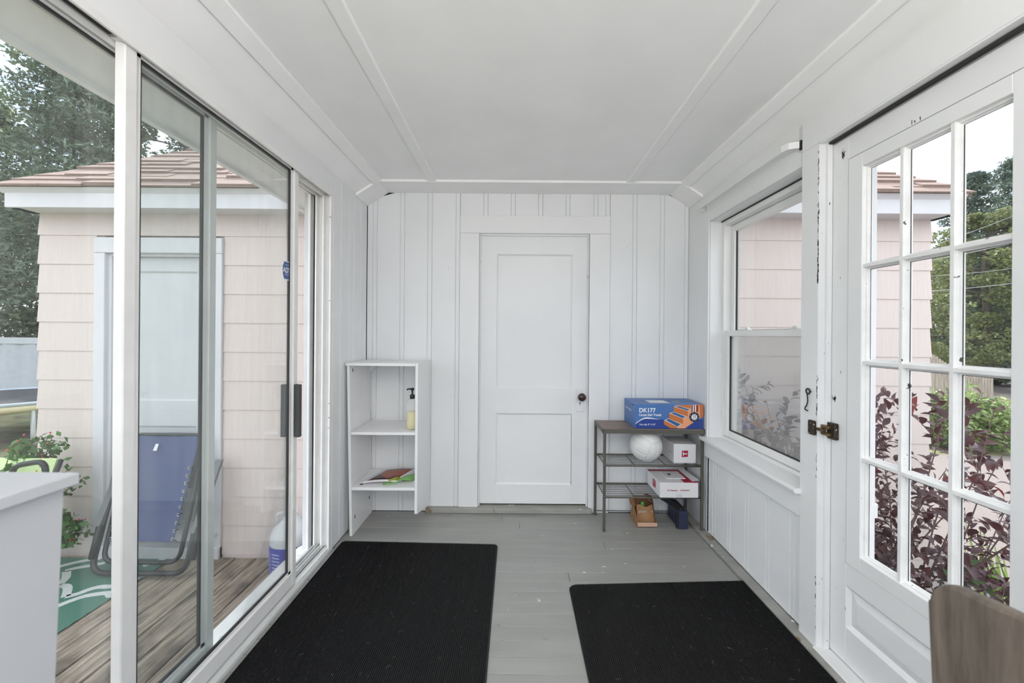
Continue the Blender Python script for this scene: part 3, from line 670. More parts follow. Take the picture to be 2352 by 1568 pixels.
# ================================================================== THE HOUSE (pink shingled wall behind the porch, on both sides)
HY = 2.935
house = empty('house', (-0.2, 3.2, -0.7), 'pale pink shingled house with brown hip roof and white eaves', 'house')
pink = M('pink_shingle_paint', (0.655, 0.565, 0.53), 0.6, vary=0.03, vscale=90, stretch=(1,1,0.03), bump=0.35, bscale=140, island=0.0)
house_white = M('house_white_paint', (0.64,0.64,0.66), 0.5, vary=0.03, vscale=5, bump=0.05)
hw = MB()
HX0, HX1 = -3.375, 2.935
hw.box(HX0+0.012, -2.93, HY+0.012, HY+0.25, -0.70, 2.10); hw.box(-2.10, XL-TL, HY+0.012, HY+0.25, -0.70, 2.10); hw.box(-2.93, -2.10, HY+0.012, HY+0.25, 1.95, 2.10); hw.box(-2.93, -2.10, HY+0.012, HY+0.25, -0.70, -0.27)
hw.box(XR+TR, HX1-0.012, HY+0.012, HY+0.25, -0.70, 2.10)
hw.box(HX0+0.012, HX0+0.10, HY+0.25, 9.0, -0.70, 2.10); hw.box(HX1-0.10, HX1-0.012, HY+0.25, 9.0, -0.70, 2.10); hw.box(HX0+0.012, HX1-0.012, 8.9, 9.0, -0.70, 2.10)
hw.box(DX0-0.3, DX1+0.3, YB+0.10, YB+0.14, -0.3, 2.3)  # unseen panel added behind the end door to block daylight
hwall = hw.build('wall', pink, house)
# shingle courses: bottoms every 0.2045 m, each a wedge lapping the one below
course_z = [1.9445 - 0.2045*k for k in range(13)]
def siding_piece(x0, x1, zb, zt):
    e = 0.00025
    m = MB(); y_out, y_in = HY-0.010, HY+0.010
    m.prism([(x0+e, y_out, zb), (x0+e, y_out+0.006, zt), (x0+e, y_in, zt), (x0+e, y_in, zb)], (x1-x0-2*e, 0, 0))
    m.build('shingle', pink, hwall)
def siding(xa, xb, first_top, gap=None):
    zt = first_top
    for k, zb in enumerate(course_z):
        if zb < -0.62: break
        segs = [(xa, xb)]
        if gap and zb < gap[2]: segs = [(xa, gap[0]), (gap[1], xb)]
        for a, b in segs:
            if b-a < 0.02: continue
            off = (k*0.31) % 0.61; cuts = [a]
            x = math.ceil((a-off)/0.61)*0.61+off
            while x < b-0.05:
                if x > a+0.05: cuts.append(x)
                x += 0.61
            cuts.append(b)
            for p, q in zip(cuts[:-1], cuts[1:]): siding_piece(p, q, zb, zt)
        zt = zb
siding(HX0, XL-TL-0.016, 2.098, (-2.972, -2.066, 1.93))
siding(XR+TR+0.003, HX1, 2.098)
# side courses, seen as the stepped outline of both corners
for k, zb in enumerate(course_z):
    zt = 2.098 if k == 0 else course_z[k-1]
    if zb < -0.62: break
    for xo, sg in ((HX0, -1), (HX1, 1)):
        m = MB(); m.prism([(xo+sg*0.012, HY-0.009, zb), (xo+sg*0.001, HY-0.004, zt), (xo-sg*0.012, HY-0.004, zt), (xo-sg*0.012, HY-0.009, zb)], (0, 1.6, 0))
        m.build('shingle', pink, hwall)
# eaves
FY = 2.795
eav = [(-3.435, XL-TL-0.24), (XR+TR+0.215, 2.985)]
for a, b in eav:
    MB().box(a, b, FY, HY+0.02, 2.098, 2.112).build('soffit', house_white, house)
    MB().bbox(a, b, FY-0.022, FY, 2.094, 2.192, 0.002).build('fascia', house_white, house)
    MB().prism([(a-0.02, FY-0.022, 2.190), (a-0.02, FY-0.048, 2.222), (a-0.02, FY, 2.232), (a-0.02, FY, 2.190)], (b-a+0.04, 0, 0)).build('crown_moulding', house_white, house)
MB().box(XL-TL-0.236, XL-TL-0.017, FY, HY+0.02, 2.098, 2.112).build('soffit', house_white, house)
MB().box(HX0-0.06, HX0, FY, 9.0, 2.098, 2.22).build('side_eave', house_white, house); MB().box(HX1, HX1+0.05, FY, 9.0, 2.098, 2.22).build('side_eave', house_white, house)
# hip roof
roof_m = M('brown_roof_shingle', s2l(152,132,123), 0.95, vary=0.10, vscale=60, bump=0.5, bscale=220)
RZ, RP, RY0 = 2.226, 0.75, 2.755
RXL, RXR = -3.475, 3.035
def roof_pt(x, t, up=0.0): return Vector((x, RY0+t, RZ+RP*t)) + Vector((0,-0.6,0.8))*up
base = MB()
for xa, xb, tmax in ((RXL, -1.47, 2.6), (1.65, RXR, 2.6)):
    for k in range(26):
        t0, t1 = k*0.1, k*0.1+0.1
        a0, b0 = max(xa, RXL+t0), min(xb, RXR-t0); a1, b1 = max(xa, RXL+t1), min(xb, RXR-t1)
        if b1 <= a1: break
        base.hexa([roof_pt(a0,t0), roof_pt(b0,t0), roof_pt(b1,t1), roof_pt(a1,t1)], [roof_pt(a0,t0,0.012), roof_pt(b0,t0,0.012), roof_pt(b1,t1,0.012), roof_pt(a1,t1,0.012)])
for sg, xe in ((1, RXL), (-1, RXR)):     # side slopes
    base.hexa([(xe,RY0,RZ),(xe,9.2,RZ),(xe+sg*2.6,9.2-2.6,RZ+RP*2.6),(xe+sg*2.6,RY0+2.6,RZ+RP*2.6)], [(xe,RY0,RZ-0.02),(xe,9.2,RZ-0.02),(xe+sg*2.6,9.2-2.6,RZ+RP*2.6-0.02),(xe+sg*2.6,RY0+2.6,RZ+RP*2.6-0.02)])
hroof = base.build('roof', roof_m, house)
nsh = 0
for xa, xb, kmax in ((RXL, -1.47, 21), (1.65, RXR, 18)):
    for k in range(kmax):
        t0, t1 = k*0.074-0.012, k*0.074+0.120
        lo, hi = max(xa, RXL+max(t0,0)-0.02), min(xb, RXR-max(t0,0)+0.02)
        x = lo + (0 if k % 2 else -0.2)
        while x < hi:
            wd = random.uniform(0.26, 0.52); a, b = max(x, lo), min(x+wd, hi); x += wd
            if b-a < 0.03: continue
            a1, b1 = max(a, RXL+t1-0.03), min(b, RXR-t1+0.03)
            if b1-a1 < 0.01: a1 = min(a1, b-0.005); b1 = max(b1, a1+0.005)
            th = random.choice((0.022, 0.028, 0.036)); dt = random.uniform(-0.010, 0.004); e = 0.0015
            MB().hexa([roof_pt(a+e,t0+dt,0.013), roof_pt(b-e,t0+dt,0.013), roof_pt(b1-e,t1,0.0125), roof_pt(a1+e,t1,0.0125)],
                      [roof_pt(a+e,t0+dt,th), roof_pt(b-e,t0+dt,th), roof_pt(b1-e,t1,0.0135), roof_pt(a1+e,t1,0.0135)]).build('roof_shingle', roof_m, hroof); nsh += 1
# house door to the deck
d4 = empty('door_4', (-2.52, HY, -0.30), 'white two panel house door beside the deck', 'door', kind='structure')
for a, b in ((-2.970, -2.893), (-2.140, -2.068)): MB().bbox(a, b, HY-0.028, HY+0.011, -0.325, 1.818, 0.003).build('casing_board', house_white, d4)
MB().bbox(-2.970, -2.068, HY-0.030, HY+0.011, 1.819, 1.928, 0.003).build('head_board', house_white, d4)
m = MB(); m.box(-2.893, -2.868, HY, HY+0.06, -0.32, 1.82); m.box(-2.160, -2.140, HY, HY+0.06, -0.32, 1.82); m.box(-2.868, -2.160, HY, HY+0.06, 1.80, 1.82); m.build('jamb', house_white, d4)
panel_door(d4, -2.866, -2.162, -0.235, 1.798, HY+0.035, [(-2.745, -2.285, 0.770, 1.700), (-2.745, -2.285, -0.10, 0.590)], house_white, house_white)
MB().bbox(-2.970, -2.068, HY-0.045, HY+0.05, -0.325, -0.245, 0.004).build('threshold', house_white, d4)
top_mesh(MB().lathe([(0.02,0),(0.022,0.02),(0.016,0.024)], (-2.105, HY-0.032, -0.16), 16), 'doorbell', house_white, 'small round white doorbell beside the house door', 'doorbell')
# wall behind the door, so no daylight shows under it
# ================================================================== THE DECK
DZ = -0.327
deck_m = wood_mat('weathered_deck', s2l(96,82,70), s2l(186,170,152), (9,0.7,6), 0.85, dark=s2l(74,62,52), ring=5, bump=0.7)
deck = top_mesh(MB().box(-4.3, XL-TL-0.015, -0.6, 2.93, DZ-0.16, DZ-0.035), 'deck', M('deck_joists', (0.10,0.085,0.07), 0.9), 'weathered brown plank deck outside the sliding door', 'deck', kind='structure')
x = -1.235
while x > -4.3:
    w = 0.1385
    z_ = DZ + random.uniform(-0.002, 0.002)
    js = [-0.6, 2.925]
    if random.random() < 0.25: js = [-0.6, random.uniform(0.6, 1.6), 2.925]
    for a, b in zip(js[:-1], js[1:]):
        MB().bbox(x-w, x, a+0.001, b-0.001, z_-0.035, z_, 0.004).build('deck_plank', deck_m, deck)
    x -= w+0.0075
# ground
grass = M('lawn', s2l(118,118,84), 0.95, vary=0.35, vscale=3.0, bump=0.6, bscale=40, specks=[(s2l(100,88,68), 1.3, 0.60)])
GZ0 = -0.70
top_mesh(MB().box(-70, 80, -30, 90, GZ0-0.2, GZ0), 'ground', grass, 'patchy green lawn around the house', 'lawn', kind='structure')
gravel = M('pale_gravel', s2l(128,119,115), 0.95, vary=0.20, vscale=90, bump=0.9, bscale=70)
top_mesh(MB().prism([(-9,-16,GZ0),(60,-16,GZ0),(60,4.5,GZ0),(12,6.75,GZ0),(5.5,7.0,GZ0),(3.3,6.6,GZ0),(3.2,3.4,GZ0),(1.45,2.2,GZ0),(1.45,-1.75,GZ0),(-9,-1.75,GZ0)], (0,0,0.006)), 'gravel_drive', gravel, 'pale gravel drive beside the house', 'driveway', kind='structure')  # stretch behind the porch is added to bounce light up to the ceiling
top_mesh(MB().prism([(14.2,13.4,GZ0),(60,11.0,GZ0),(60,16.5,GZ0),(14.0,19.0,GZ0)], (0,0,0.006)), 'road', M('pale_road', s2l(140,132,128), 0.9, vary=0.08), 'pale paved road beyond the picket fence', 'road', kind='structure')
soil = M('dark_soil', s2l(92,78,64), 0.95, vary=0.3, vscale=12, bump=0.8, bscale=30)
top_mesh(MB().prism([(1.42,0.4,GZ0),(2.5,0.4,GZ0),(3.0,1.6,GZ0),(3.1,2.93,GZ0),(1.42,2.93,GZ0)], (0,0,0.02)), 'flower_bed', soil, 'dark soil bed along the house wall', 'flower bed', kind='structure')

# ================================================================== INSIDE: MATS
def ribbed_mat(name, x0, x1, y0, y1, label, rc=0.028, skew=0.0):
    root = empty(name, ((x0+x1)/2, (y0+y1)/2, 0.0), label, 'floor mat', 'black ribbed floor mats')
    bk = MB(); n = 6
    pts = []
    for cx, cy, a0 in ((x1-rc, y1-rc, 0), (x0+rc, y1-rc, 90), (x0+rc, y0+rc, 180), (x1-rc, y0+rc, 270)):
        for k in range(n+1):
            a = R(a0+90*k/n); pts.append((cx+rc*math.cos(a), cy+rc*math.sin(a)))
    sk = lambda x, y: (x, y + (x-x0)*skew)
    bk.prism([(*sk(x,y), 0.0005) for x, y in pts], (0,0,0.0035)); bk.build('backing', M(name+'_rubber', (0.018,0.018,0.019), 0.8), root)
    rb = MB(); pitch = 0.0078; x = x0+0.002
    while x < x1-pitch:
        xm = x+pitch*0.5; d = min(xm-x0, x1-xm); ins = 0.0
        if d < rc: ins = rc - math.sqrt(max(0, rc*rc-(rc-d)**2))
        a, b = y0+ins+0.002, y1-ins-0.002
        h = 0.0085
        prof = [(x+0.0006,0.003),(x+0.0018,h*0.85),(x+pitch*0.42,h),(x+pitch*0.62,h*0.85),(x+pitch*0.80,0.003)]
        nseg = 6
        ys = [a+(b-a)*q/nseg for q in range(nseg+1)]
        v = []; f = []
        for yy in ys:
            for px_, pz in prof: v.append((px_, yy+(px_-x0)*skew, pz))
        m_ = len(prof)
        for q in range(nseg):
            for k in range(m_-1): f.append((q*m_+k, q*m_+k+1, (q+1)*m_+k+1, (q+1)*m_+k))
        f.append(tuple(range(m_))); f.append(tuple(nseg*m_+k for k in range(m_-1,-1,-1)))
        rb.add(v, f); x += pitch
    rb.build('ribbed_pile', mat_black, root)
    li = MB()
    for k in range(55):
        cx, cy = random.uniform(x0+0.05, x1-0.05), random.uniform(max(y0, 1.35), y1-0.05)
        a = random.uniform(0, 6.28); L = random.uniform(0.004, 0.020); cv = random.uniform(-1.5, 1.5)
        li.tube([(cx+L*t*math.cos(a+cv*t), cy+L*t*math.sin(a+cv*t)+(cx-x0)*skew, 0.0093+0.001*math.sin(3*t)) for t in (0,0.33,0.66,1.0)], 0.00022, 4)
    li.build('lint', lint_m, root, kind='stuff')
    return root
ribbed_mat('floor_mat', -1.040, -0.096, 0.95, 2.510, 'long black ribbed mat beside the sliding door', skew=-0.028)
ribbed_mat('floor_mat', 0.276, 1.222, 0.62, 2.088, 'black ribbed mat in front of the glazed entrance door', rc=0.045, skew=0.05)

# ================================================================== WHITE SHELF UNIT
mel = M('white_melamine', (0.80,0.80,0.80), 0.35, vary=0.015)
SX0, SX1, SYF, SYB = -1.036, -0.606, 2.580, 2.938
sh = empty('shelf_unit', ((SX0+SX1)/2, 2.76, 0.0), 'open white melamine shelf unit beside the sliding door', 'shelf')
t_ = 0.016
MB().hexa([(SX0+0.010,SYF,0.0),(SX0+0.010+t_,SYF,0.0),(SX0+0.010+t_,SYB,0.0),(SX0+0.010,SYB,0.0)], [(SX0-0.014,SYF,1.062),(SX0-0.014+t_,SYF,1.062),(SX0-0.014+t_,SYB,1.062),(SX0-0.014,SYB,1.062)]).build('side_panel', mel, sh)
MB().prism([(SX1-t_,SYF,0.142),(SX1-t_,SYB,0.048),(SX1-t_,SYB,1.080),(SX1-t_,SYF,1.080)], (t_,0,0)).build('side_panel', mel, sh)
MB().bbox(SX0-0.022, SX1-t_-0.0005, SYF-0.004, SYB, 1.0625, 1.080, 0.001).build('top', mel, sh)
MB().bbox(SX0+0.014, SX1-t_-0.0005, SYF, SYB, 0.632, 0.649, 0.001).build('shelf', mel, sh)
MB().bbox(SX0+0.020, SX1-t_-0.0005, SYF, SYB, 0.286, 0.304, 0.001).build('shelf', mel, sh)
MB().prism([(SX0+0.004,SYB-0.012,1.062),(SX0+0.004,SYB-0.012,0.985),(SX0+0.085,SYB-0.012,1.062)], (0,0.012,0)).build('corner_gusset', mel, sh)
hm = MB()
for yy in (SYF+0.037, SYB-0.045):
    for k in range(30):
        z_ = 0.06+k*0.032
        lean = SX0+0.010+t_-0.024*z_/1.062
        hm.lathe([(0.0028,-0.0028),(0.0028,0.0028)], (lean-0.0024, yy, z_), 6)
hm.build('pin_hole', M('grey_hole', (0.30,0.30,0.30), 0.8), sh, kind='stuff')
for (yy, zz) in ((SYF+0.05, 0.10), (SYF+0.05, 1.03), (SYB-0.05, 0.12)):
    lean = SX0+0.010+t_-0.024*zz/1.062
    MB().bbox(lean-0.002, lean+0.0012, yy-0.005, yy+0.005, zz-0.011, zz+0.011, 0.001).build('cam_fitting', crack, sh)
MB().lathe([(0.011,0),(0.011,0.001)], (SX0+0.062, SYF+0.055, 0.3041), 14).build('cam_fitting', crack, sh)

# soap bottle on the middle shelf
sp = empty('soap_bottle', (-0.664, 2.675, 0.650), 'clear pump bottle of pale yellow soap on the middle shelf', 'soap bottle')
plast = bpy.data.materials.new('clear_plastic'); n, l, o = nodes(plast)
pb = n.new('ShaderNodeBsdfPrincipled'); pb.inputs['Base Color'].default_value = (0.9,0.9,0.88,1); pb.inputs['Roughness'].default_value = 0.08
tr_ = n.new('ShaderNodeBsdfTransparent'); mxs = n.new('ShaderNodeMixShader'); mxs.inputs['Fac'].default_value = 0.22
l.new(tr_.outputs['BSDF'], mxs.inputs[1]); l.new(pb.outputs['BSDF'], mxs.inputs[2]); l.new(mxs.outputs['Shader'], o.inputs['Surface'])
soap_m = M('yellow_soap', s2l(222,214,160), 0.25, vary=0.08, vscale=30)
MB().lathe([(0.030,0.0),(0.036,0.004),(0.0365,0.15),(0.034,0.172),(0.024,0.188),(0.014,0.194),(0.013,0.203)], (-0.664,2.675,0.650), 24).build('bottle', plast, sp, True)
MB().lathe([(0.029,0.003),(0.0345,0.006),(0.0345,0.112)], (-0.664,2.675,0.650), 24).build('liquid', soap_m, sp, True)
pm = MB(); pm.lathe([(0.016,0.196),(0.016,0.220),(0.006,0.224),(0.006,0.248),(0.011,0.250),(0.012,0.262),(0.004,0.266)], (-0.664,2.675,0.650), 16)
pm.tube([(-0.664,2.675,0.650+0.258),(-0.690,2.665,0.650+0.259),(-0.697,2.662,0.650+0.252)], 0.005, 8)
pm.build('pump', M('black_plastic', (0.015,0.015,0.016), 0.3), sp, True)

# magazine on the lower shelf: a bound sheet with a curled cover picture
mg = empty('magazine', (-0.86, 2.74, 0.305), 'glossy magazine with a brown cover picture on the lower shelf', 'magazine')
def sheet(fz, u0, u1, v0, v1, nu=10, nv=6, th=0.0015, org=(-0.985,2.620,0.306), ux=(0.245,0.035), vx=(0.085,0.215)):
    v = []; f = []
    for q in range(nv+1):
        for k in range(nu+1):
            a = u0+(u1-u0)*k/nu; b = v0+(v1-v0)*q/nv
            v.append((org[0]+ux[0]*a+vx[0]*b, org[1]+ux[1]*a+vx[1]*b, org[2]+fz(a,b)))
    N = len(v)
    v += [(x, y, z-th) for x, y, z in v]
    W_ = nu+1
    for q in range(nv):
        for k in range(nu):
            i = q*W_+k; f.append((i,i+1,i+W_+1,i+W_)); f.append((N+i,N+i+W_,N+i+W_+1,N+i+1))
    for k in range(nu):
        f.append((k, N+k, N+k+1, k+1)); i = nv*W_+k; f.append((i, i+1, N+i+1, N+i))
    for q in range(nv):
        i = q*W_; f.append((i, i+W_, N+i+W_, N+i)); i = q*W_+nu; f.append((i, N+i, N+i+W_, i+W_))
    return MB().add(v, f)
mz = lambda a, b: 0.010+0.020*a*(1-a)*2+0.012*b
sheet(lambda a, b: mz(a,b), 0, 1, 0, 1, th=0.006).build('pages', M('grey_paper', (0.72,0.70,0.72), 0.5), mg, True)
cov = M('magazine_picture', s2l(74,52,58), 0.25, vary=0.5, vscale=14, specks=[(s2l(150,76,54), 7.0, 0.50)])
sheet(lambda a, b: mz(a,b)+0.001, 0.14, 0.84, 0.10, 0.93, th=0.0006).build('cover_picture', cov, mg, True)
# green pouch
gpz = empty('green_pouch', (-0.70, 2.70, 0.305), 'translucent light green pouch with a strap beside the magazine', 'pouch')
grn = M('green_vinyl', s2l(158,206,132), 0.2, vary=0.15, vscale=20, trans=0.35)
sheet(lambda a, b: 0.008+0.022*math.sin(math.pi*min(1,max(0,a)))*math.sin(math.pi*(0.15+0.7*b)), 0, 1, 0, 1, org=(-0.780,2.650,0.305), ux=(0.110,0.030), vx=(0.045,0.105), th=0.002).build('body', grn, gpz, True)
MB().tube([(-0.735,2.660,0.317),(-0.765,2.640,0.314),(-0.800,2.622,0.312),(-0.828,2.620,0.311),(-0.835,2.632,0.311),(-0.820,2.646,0.312),(-0.790,2.655,0.315),(-0.770,2.668,0.318)], 0.004, 6).build('strap', grn, gpz, True)
MB().tube([(-0.805,2.650,0.322),(-0.770,2.672,0.327),(-0.745,2.690,0.326)], [0.008,0.013,0.008], 8).build('contents', M('yellow_green_label', s2l(150,150,50), 0.5, vary=0.4, vscale=60), gpz, True)

# ================================================================== WIRE SHOE RACK WITH WOODEN TOP
rk = empty('shoe_rack', (0.90, 2.80, 0.0), 'grey metal shoe rack with a wooden top in the corner', 'shoe rack')
rmet = M('grey_brown_metal', s2l(92,90,82), 0.45, metal=0.25, vary=0.08)
rwood = wood_mat('grey_brown_woodgrain', s2l(104,88,80), s2l(152,134,124), (0.6,9,6), 0.5, ring=6, bump=0.15)
RX0, RX1, RYF, RYB = 0.572, 1.214, 2.662, 2.925
RZs = (0.221, 0.425)
for (x, y, z0) in ((RX0+0.009, RYF+0.01, 0.0), (RX0-0.002, RYB-0.01, 0.0), (RX1-0.007, RYF, 0.0165), (RX1-0.007, RYB-0.01, 0.0165)):
    MB().bbox(x-0.0085, x+0.0085, y-0.0085, y+0.0085, z0, 0.652, 0.002).build('leg', rmet, rk)
MB().bbox(RX0-0.004, RX1, RYF-0.008, RYB, 0.6525, 0.6645, 0.001).build('top_board', rwood, rk)
m = MB(); m.bbox(RX0-0.010, RX1+0.004, RYF-0.014, RYF-0.0085, 0.636, 0.662, 0.001); m.bbox(RX0-0.010, RX0-0.0045, RYF-0.014, RYB, 0.640, 0.666, 0.001); m.bbox(RX1+0.0005, RX1+0.006, RYF-0.014, RYB, 0.636, 0.666, 0.001); m.bbox(RX0, RX1, RYB-0.004, RYB, 0.636, 0.652, 0.001)
m.build('top_frame', rmet, rk)
for z_ in RZs:
    for yy, r_ in ((RYF+0.005, 0.0065), (RYB-0.010, 0.0065)): MB().tube([(RX0, yy, z_), (RX1-0.008, yy, z_)], r_, 8).build('shelf_bar', rmet, rk, True)
    for k in range(7):
        yy = RYF+0.028+k*0.0325; MB().tube([(RX0+0.006, yy, z_+0.004), (RX1-0.010, yy, z_+0.004)], 0.0022, 6).build('shelf_wire', rmet, rk, True)
    for xx in (RX0+0.012, RX0+0.205, RX0+0.410, RX1-0.030): MB().tube([(xx, RYF+0.005, z_+0.0005), (xx, RYB-0.01, z_+0.0005)], 0.0028, 6).build('cross_wire', rmet, rk, True)
MB().tube([(RX0, RYB-0.012, 0.030), (RX1-0.02, RYB-0.012, 0.030)], 0.0035, 6).build('lower_bar', rmet, rk, True)

def poly_print(root, name, mat, pts, o, ux, uy, nrm, lift=0.0006):
    """flat print: polygon in face coordinates (metres)"""
    O, A, B, N = Vector(o), Vector(ux), Vector(uy), Vector(nrm)
    m = MB(); m.prism([O + A*p + B*q + N*lift for p, q in pts], N*0.0003)
    return m.build(name, mat, root)
# ---- blue carton of stair treads
bx0, bx1, by0, by1, bz0, bz1 = 0.776, 1.214, 2.664, 2.932, 0.6655, 0.8215
bc = empty('stair_tread_carton', ((bx0+bx1)/2, (by0+by1)/2, bz0), 'blue printed carton of carpet stair treads on the rack', 'carton')
cb = M('carton_blue', s2l(70,112,172), 0.4, vary=0.05); cd = M('carton_dark_blue', s2l(34,62,140), 0.4); co_ = M('carton_orange', s2l(196,112,58), 0.45); cl_o = M('carton_light_orange', s2l(232,160,118), 0.45)
ct = M('carton_tread_blue', s2l(44,96,150), 0.5); cgrey = M('carton_edge_grey', s2l(196,196,196), 0.5); cn = M('carton_navy', s2l(26,34,58), 0.4)
MB().bbox(bx0, bx1, by0, by1, bz0, bz1, 0.0015).build('body', cb, bc)
Wd, Hd = bx1-bx0, bz1-bz0
O = (bx0, by0, bz0); UX, UZ, NN = (1,0,0), (0,0,1), (0,-1,0)
def pf(name, mat, pts, lift=0.0006): return poly_print(bc, name, mat, [(p*Wd, q*Hd) for p, q in pts], O, UX, UZ, NN, lift)
wave = [(0.0,0.18)] + [(0.005+0.40*t, 0.19+0.22*math.sin(min(1,t*2.2)*math.pi/2) - (0.03*max(0,t-0.45)/0.55)) for t in [k/12 for k in range(13)]] + [(0.995,0.40),(0.995,0.01),(0.004,0.01)]
pf('printed_wave', cd, wave[1:])
sw = [(0.004,0.17)] + [(0.005+0.35*t, 0.19+0.225*math.sin(min(1,t*2.2)*math.pi/2) - (0.03*max(0,t-0.45)/0.55)) for t in [k/10 for k in range(11)]] + [(0.005+0.35*t, 0.19+0.265*math.sin(min(1,t*2.0)*math.pi/2) - 0.07*max(0,t-0.5)/0.5 + 0.03*(1-t)) for t in [k/10 for k in range(10,-1,-1)]]
pf('printed_swoosh', white_ink, sw, 0.0010)
# stairs: body, risers, treads (face coordinates taken from the printed artwork)
def fp(zx, zy): return ((zx-420)/(2110-420), (900-zy)/(900-305))
pf('printed_stairs', cl_o, [fp(*p) for p in ((1470,320),(2105,295),(2105,600),(1990,650),(1650,885),(1290,885),(1130,785),(1130,690),(1260,640),(1260,520),(1370,480),(1375,345))], 0.0010)
for pts in (((1370,365),(1720,460),(1720,590),(1370,480)), ((1255,525),(1605,650),(1600,780),(1255,650)), ((1130,700),(1460,850),(1460,885),(1290,885),(1130,790)), ((2010,298),(2105,295),(2105,600),(2030,630)), ((1480,325),(1800,312),(1800,400))):
    pf('printed_riser', co_, [fp(*p) for p in pts], 0.0014)
for pts in (((1375,345),(1470,330),(1800,425),(1720,462)), ((1260,510),(1375,478),(1690,595),(1605,652)), ((1130,690),(1240,640),(1580,785),(1465,850))):
    pf('printed_nosing', cgrey, [fp(*p) for p in pts], 0.0018)
for pts in (((1415,352),(1500,342),(1770,425),(1710,445)), ((1300,515),(1380,490),(1660,600),(1590,632)), ((1180,685),(1250,655),(1540,785),(1460,838))):
    pf('printed_tread', ct, [fp(*p) for p in pts], 0.0022)
for k in range(6): 
    a = 1815+k*27; pf('printed_ribbon', (cn if k in (0,5) else (white_ink if k % 2 else M('ribbon_red', s2l(170,60,60), 0.5))), [fp(a,310),(fp(a+22,310)),fp(a+22,480),fp(a,480)], 0.0022)
bcx, bcz = fp(1880, 605); ar = Wd/Hd
circ = lambda r, n=28, sc=0.0: [(bcx + (r+sc*math.cos(8*2*math.pi*k/n))*math.cos(2*math.pi*k/n), bcz + (r+sc*math.cos(8*2*math.pi*k/n))*ar*math.sin(2*math.pi*k/n)) for k in range(n)]
pf('printed_badge', cn, circ(0.074), 0.0026); pf('printed_badge', white_ink, circ(0.042, 48, 0.003), 0.0030)
for k in range(8):
    a = 2*math.pi*k/8+0.39; dx, dz = 0.060*math.cos(a), 0.060*ar*math.sin(a)
    pf('printed_star', white_ink, [(bcx+dx+0.005*math.cos(2.513*q*2), bcz+dz+0.005*ar*math.sin(2.513*q*2)) if False else (bcx+dx+0.0045*math.cos(2*math.pi*q/5), bcz+dz+0.0045*ar*math.sin(2*math.pi*q/5)) for q in range(5)], 0.0030)
FR = lambda p, q, lift=0.0014: (bx0+p*Wd, by0-lift, bz0+q*Hd)
text('DK177', 0.0385, white_ink, bc, FR(0.052,0.675), (1,0,0), (0,0,1), bold=0.0009, squeeze=0.95)
text('Carpet Stair Treads', 0.0200, white_ink, bc, FR(0.050,0.530), (1,0,0), (0,0,1), bold=0.0005, squeeze=0.90)
text('Non slip: 8" X 30"', 0.0140, white_ink, bc, FR(0.060,0.145,0.0018), (1,0,0), (0,0,1), bold=0.0002, squeeze=1.0)
text('15', 0.0200, cn, bc, FR(bcx,bcz-0.01,0.0036), (1,0,0), (0,0,1), align='CENTER', bold=0.0006)
text('PACK', 0.0080, cn, bc, FR(bcx,bcz-0.075,0.0036), (1,0,0), (0,0,1), align='CENTER', bold=0.0002)
# top label, tape slot and side print
poly_print(bc, 'shipping_label', M('label_paper', (0.74,0.75,0.74), 0.5, vary=0.05), [(0.115,0.060),(0.245,0.060),(0.235,0.165),(0.110,0.165)], (bx0,by0,bz1), (1,0,0), (0,1,0), (0,0,1))
poly_print(bc, 'flap_seam', cn, [(0.01,0.132),(0.43,0.132),(0.43,0.135),(0.01,0.135)], (bx0,by0,bz1), (1,0,0), (0,1,0), (0,0,1), 0.0004)
poly_print(bc, 'yellow_tape', M('yellow_tape_m', s2l(206,206,90), 0.5), [(0.285,0.118),(0.335,0.118),(0.333,0.134),(0.283,0.134)], (bx0,by0,bz1), (1,0,0), (0,1,0), (0,0,1), 0.0009)
poly_print(bc, 'side_slot', crack, [(0.035,0.142),(0.085,0.142),(0.085,0.147),(0.035,0.147)], (bx0,by0,bz0), (0,1,0), (0,0,1), (-1,0,0))
text('STAIR TREADS', 0.0190, white_ink, bc, (bx0-0.0008, by0+0.235, bz0+0.095), (0,-1,0), (0,0,1), squeeze=1.2)

# ---- volleyball
def volleyball(c, r):
    N = 64; V = []; F = []
    rot = Matrix.Rotation(R(28),3,'X') @ Matrix.Rotation(R(35),3,'Z') @ Matrix.Rotation(R(20),3,'Y')
    for ax in range(3):
        for sg in (1,-1):
            b = len(V)
            for i in range(N+1):
                for k in range(N+1):
                    u, w = -1+2*i/N, -1+2*k/N
                    g = min(abs(abs(w)-0.345), 1-max(abs(u),abs(w)))
                    dep = 0.0042*max(0, 1-g/0.045)
                    tu, tw = math.tan(u*math.pi/4), math.tan(w*math.pi/4)
                    p = [0,0,0]; p[ax] = sg; p[(ax+1) % 3] = tu; p[(ax+2) % 3] = tw
                    q = rot @ (Vector(p).normalized()*(r-dep)); V.append(Vector(c)+q)
            for i in range(N):
                for k in range(N):
                    q = (b+i*(N+1)+k, b+(i+1)*(N+1)+k, b+(i+1)*(N+1)+k+1, b+i*(N+1)+k+1)
                    F.append(q if sg > 0 else q[::-1])
    m = MB().add(V, F); return m
vb = top_mesh(volleyball((0.872, 2.748, 0.5365), 0.1045), 'volleyball', M('white_ball_leather', (0.74,0.74,0.73), 0.5, vary=0.04, bump=0.1, bscale=200), 'white volleyball on the upper wire shelf', 'ball', smooth=True)
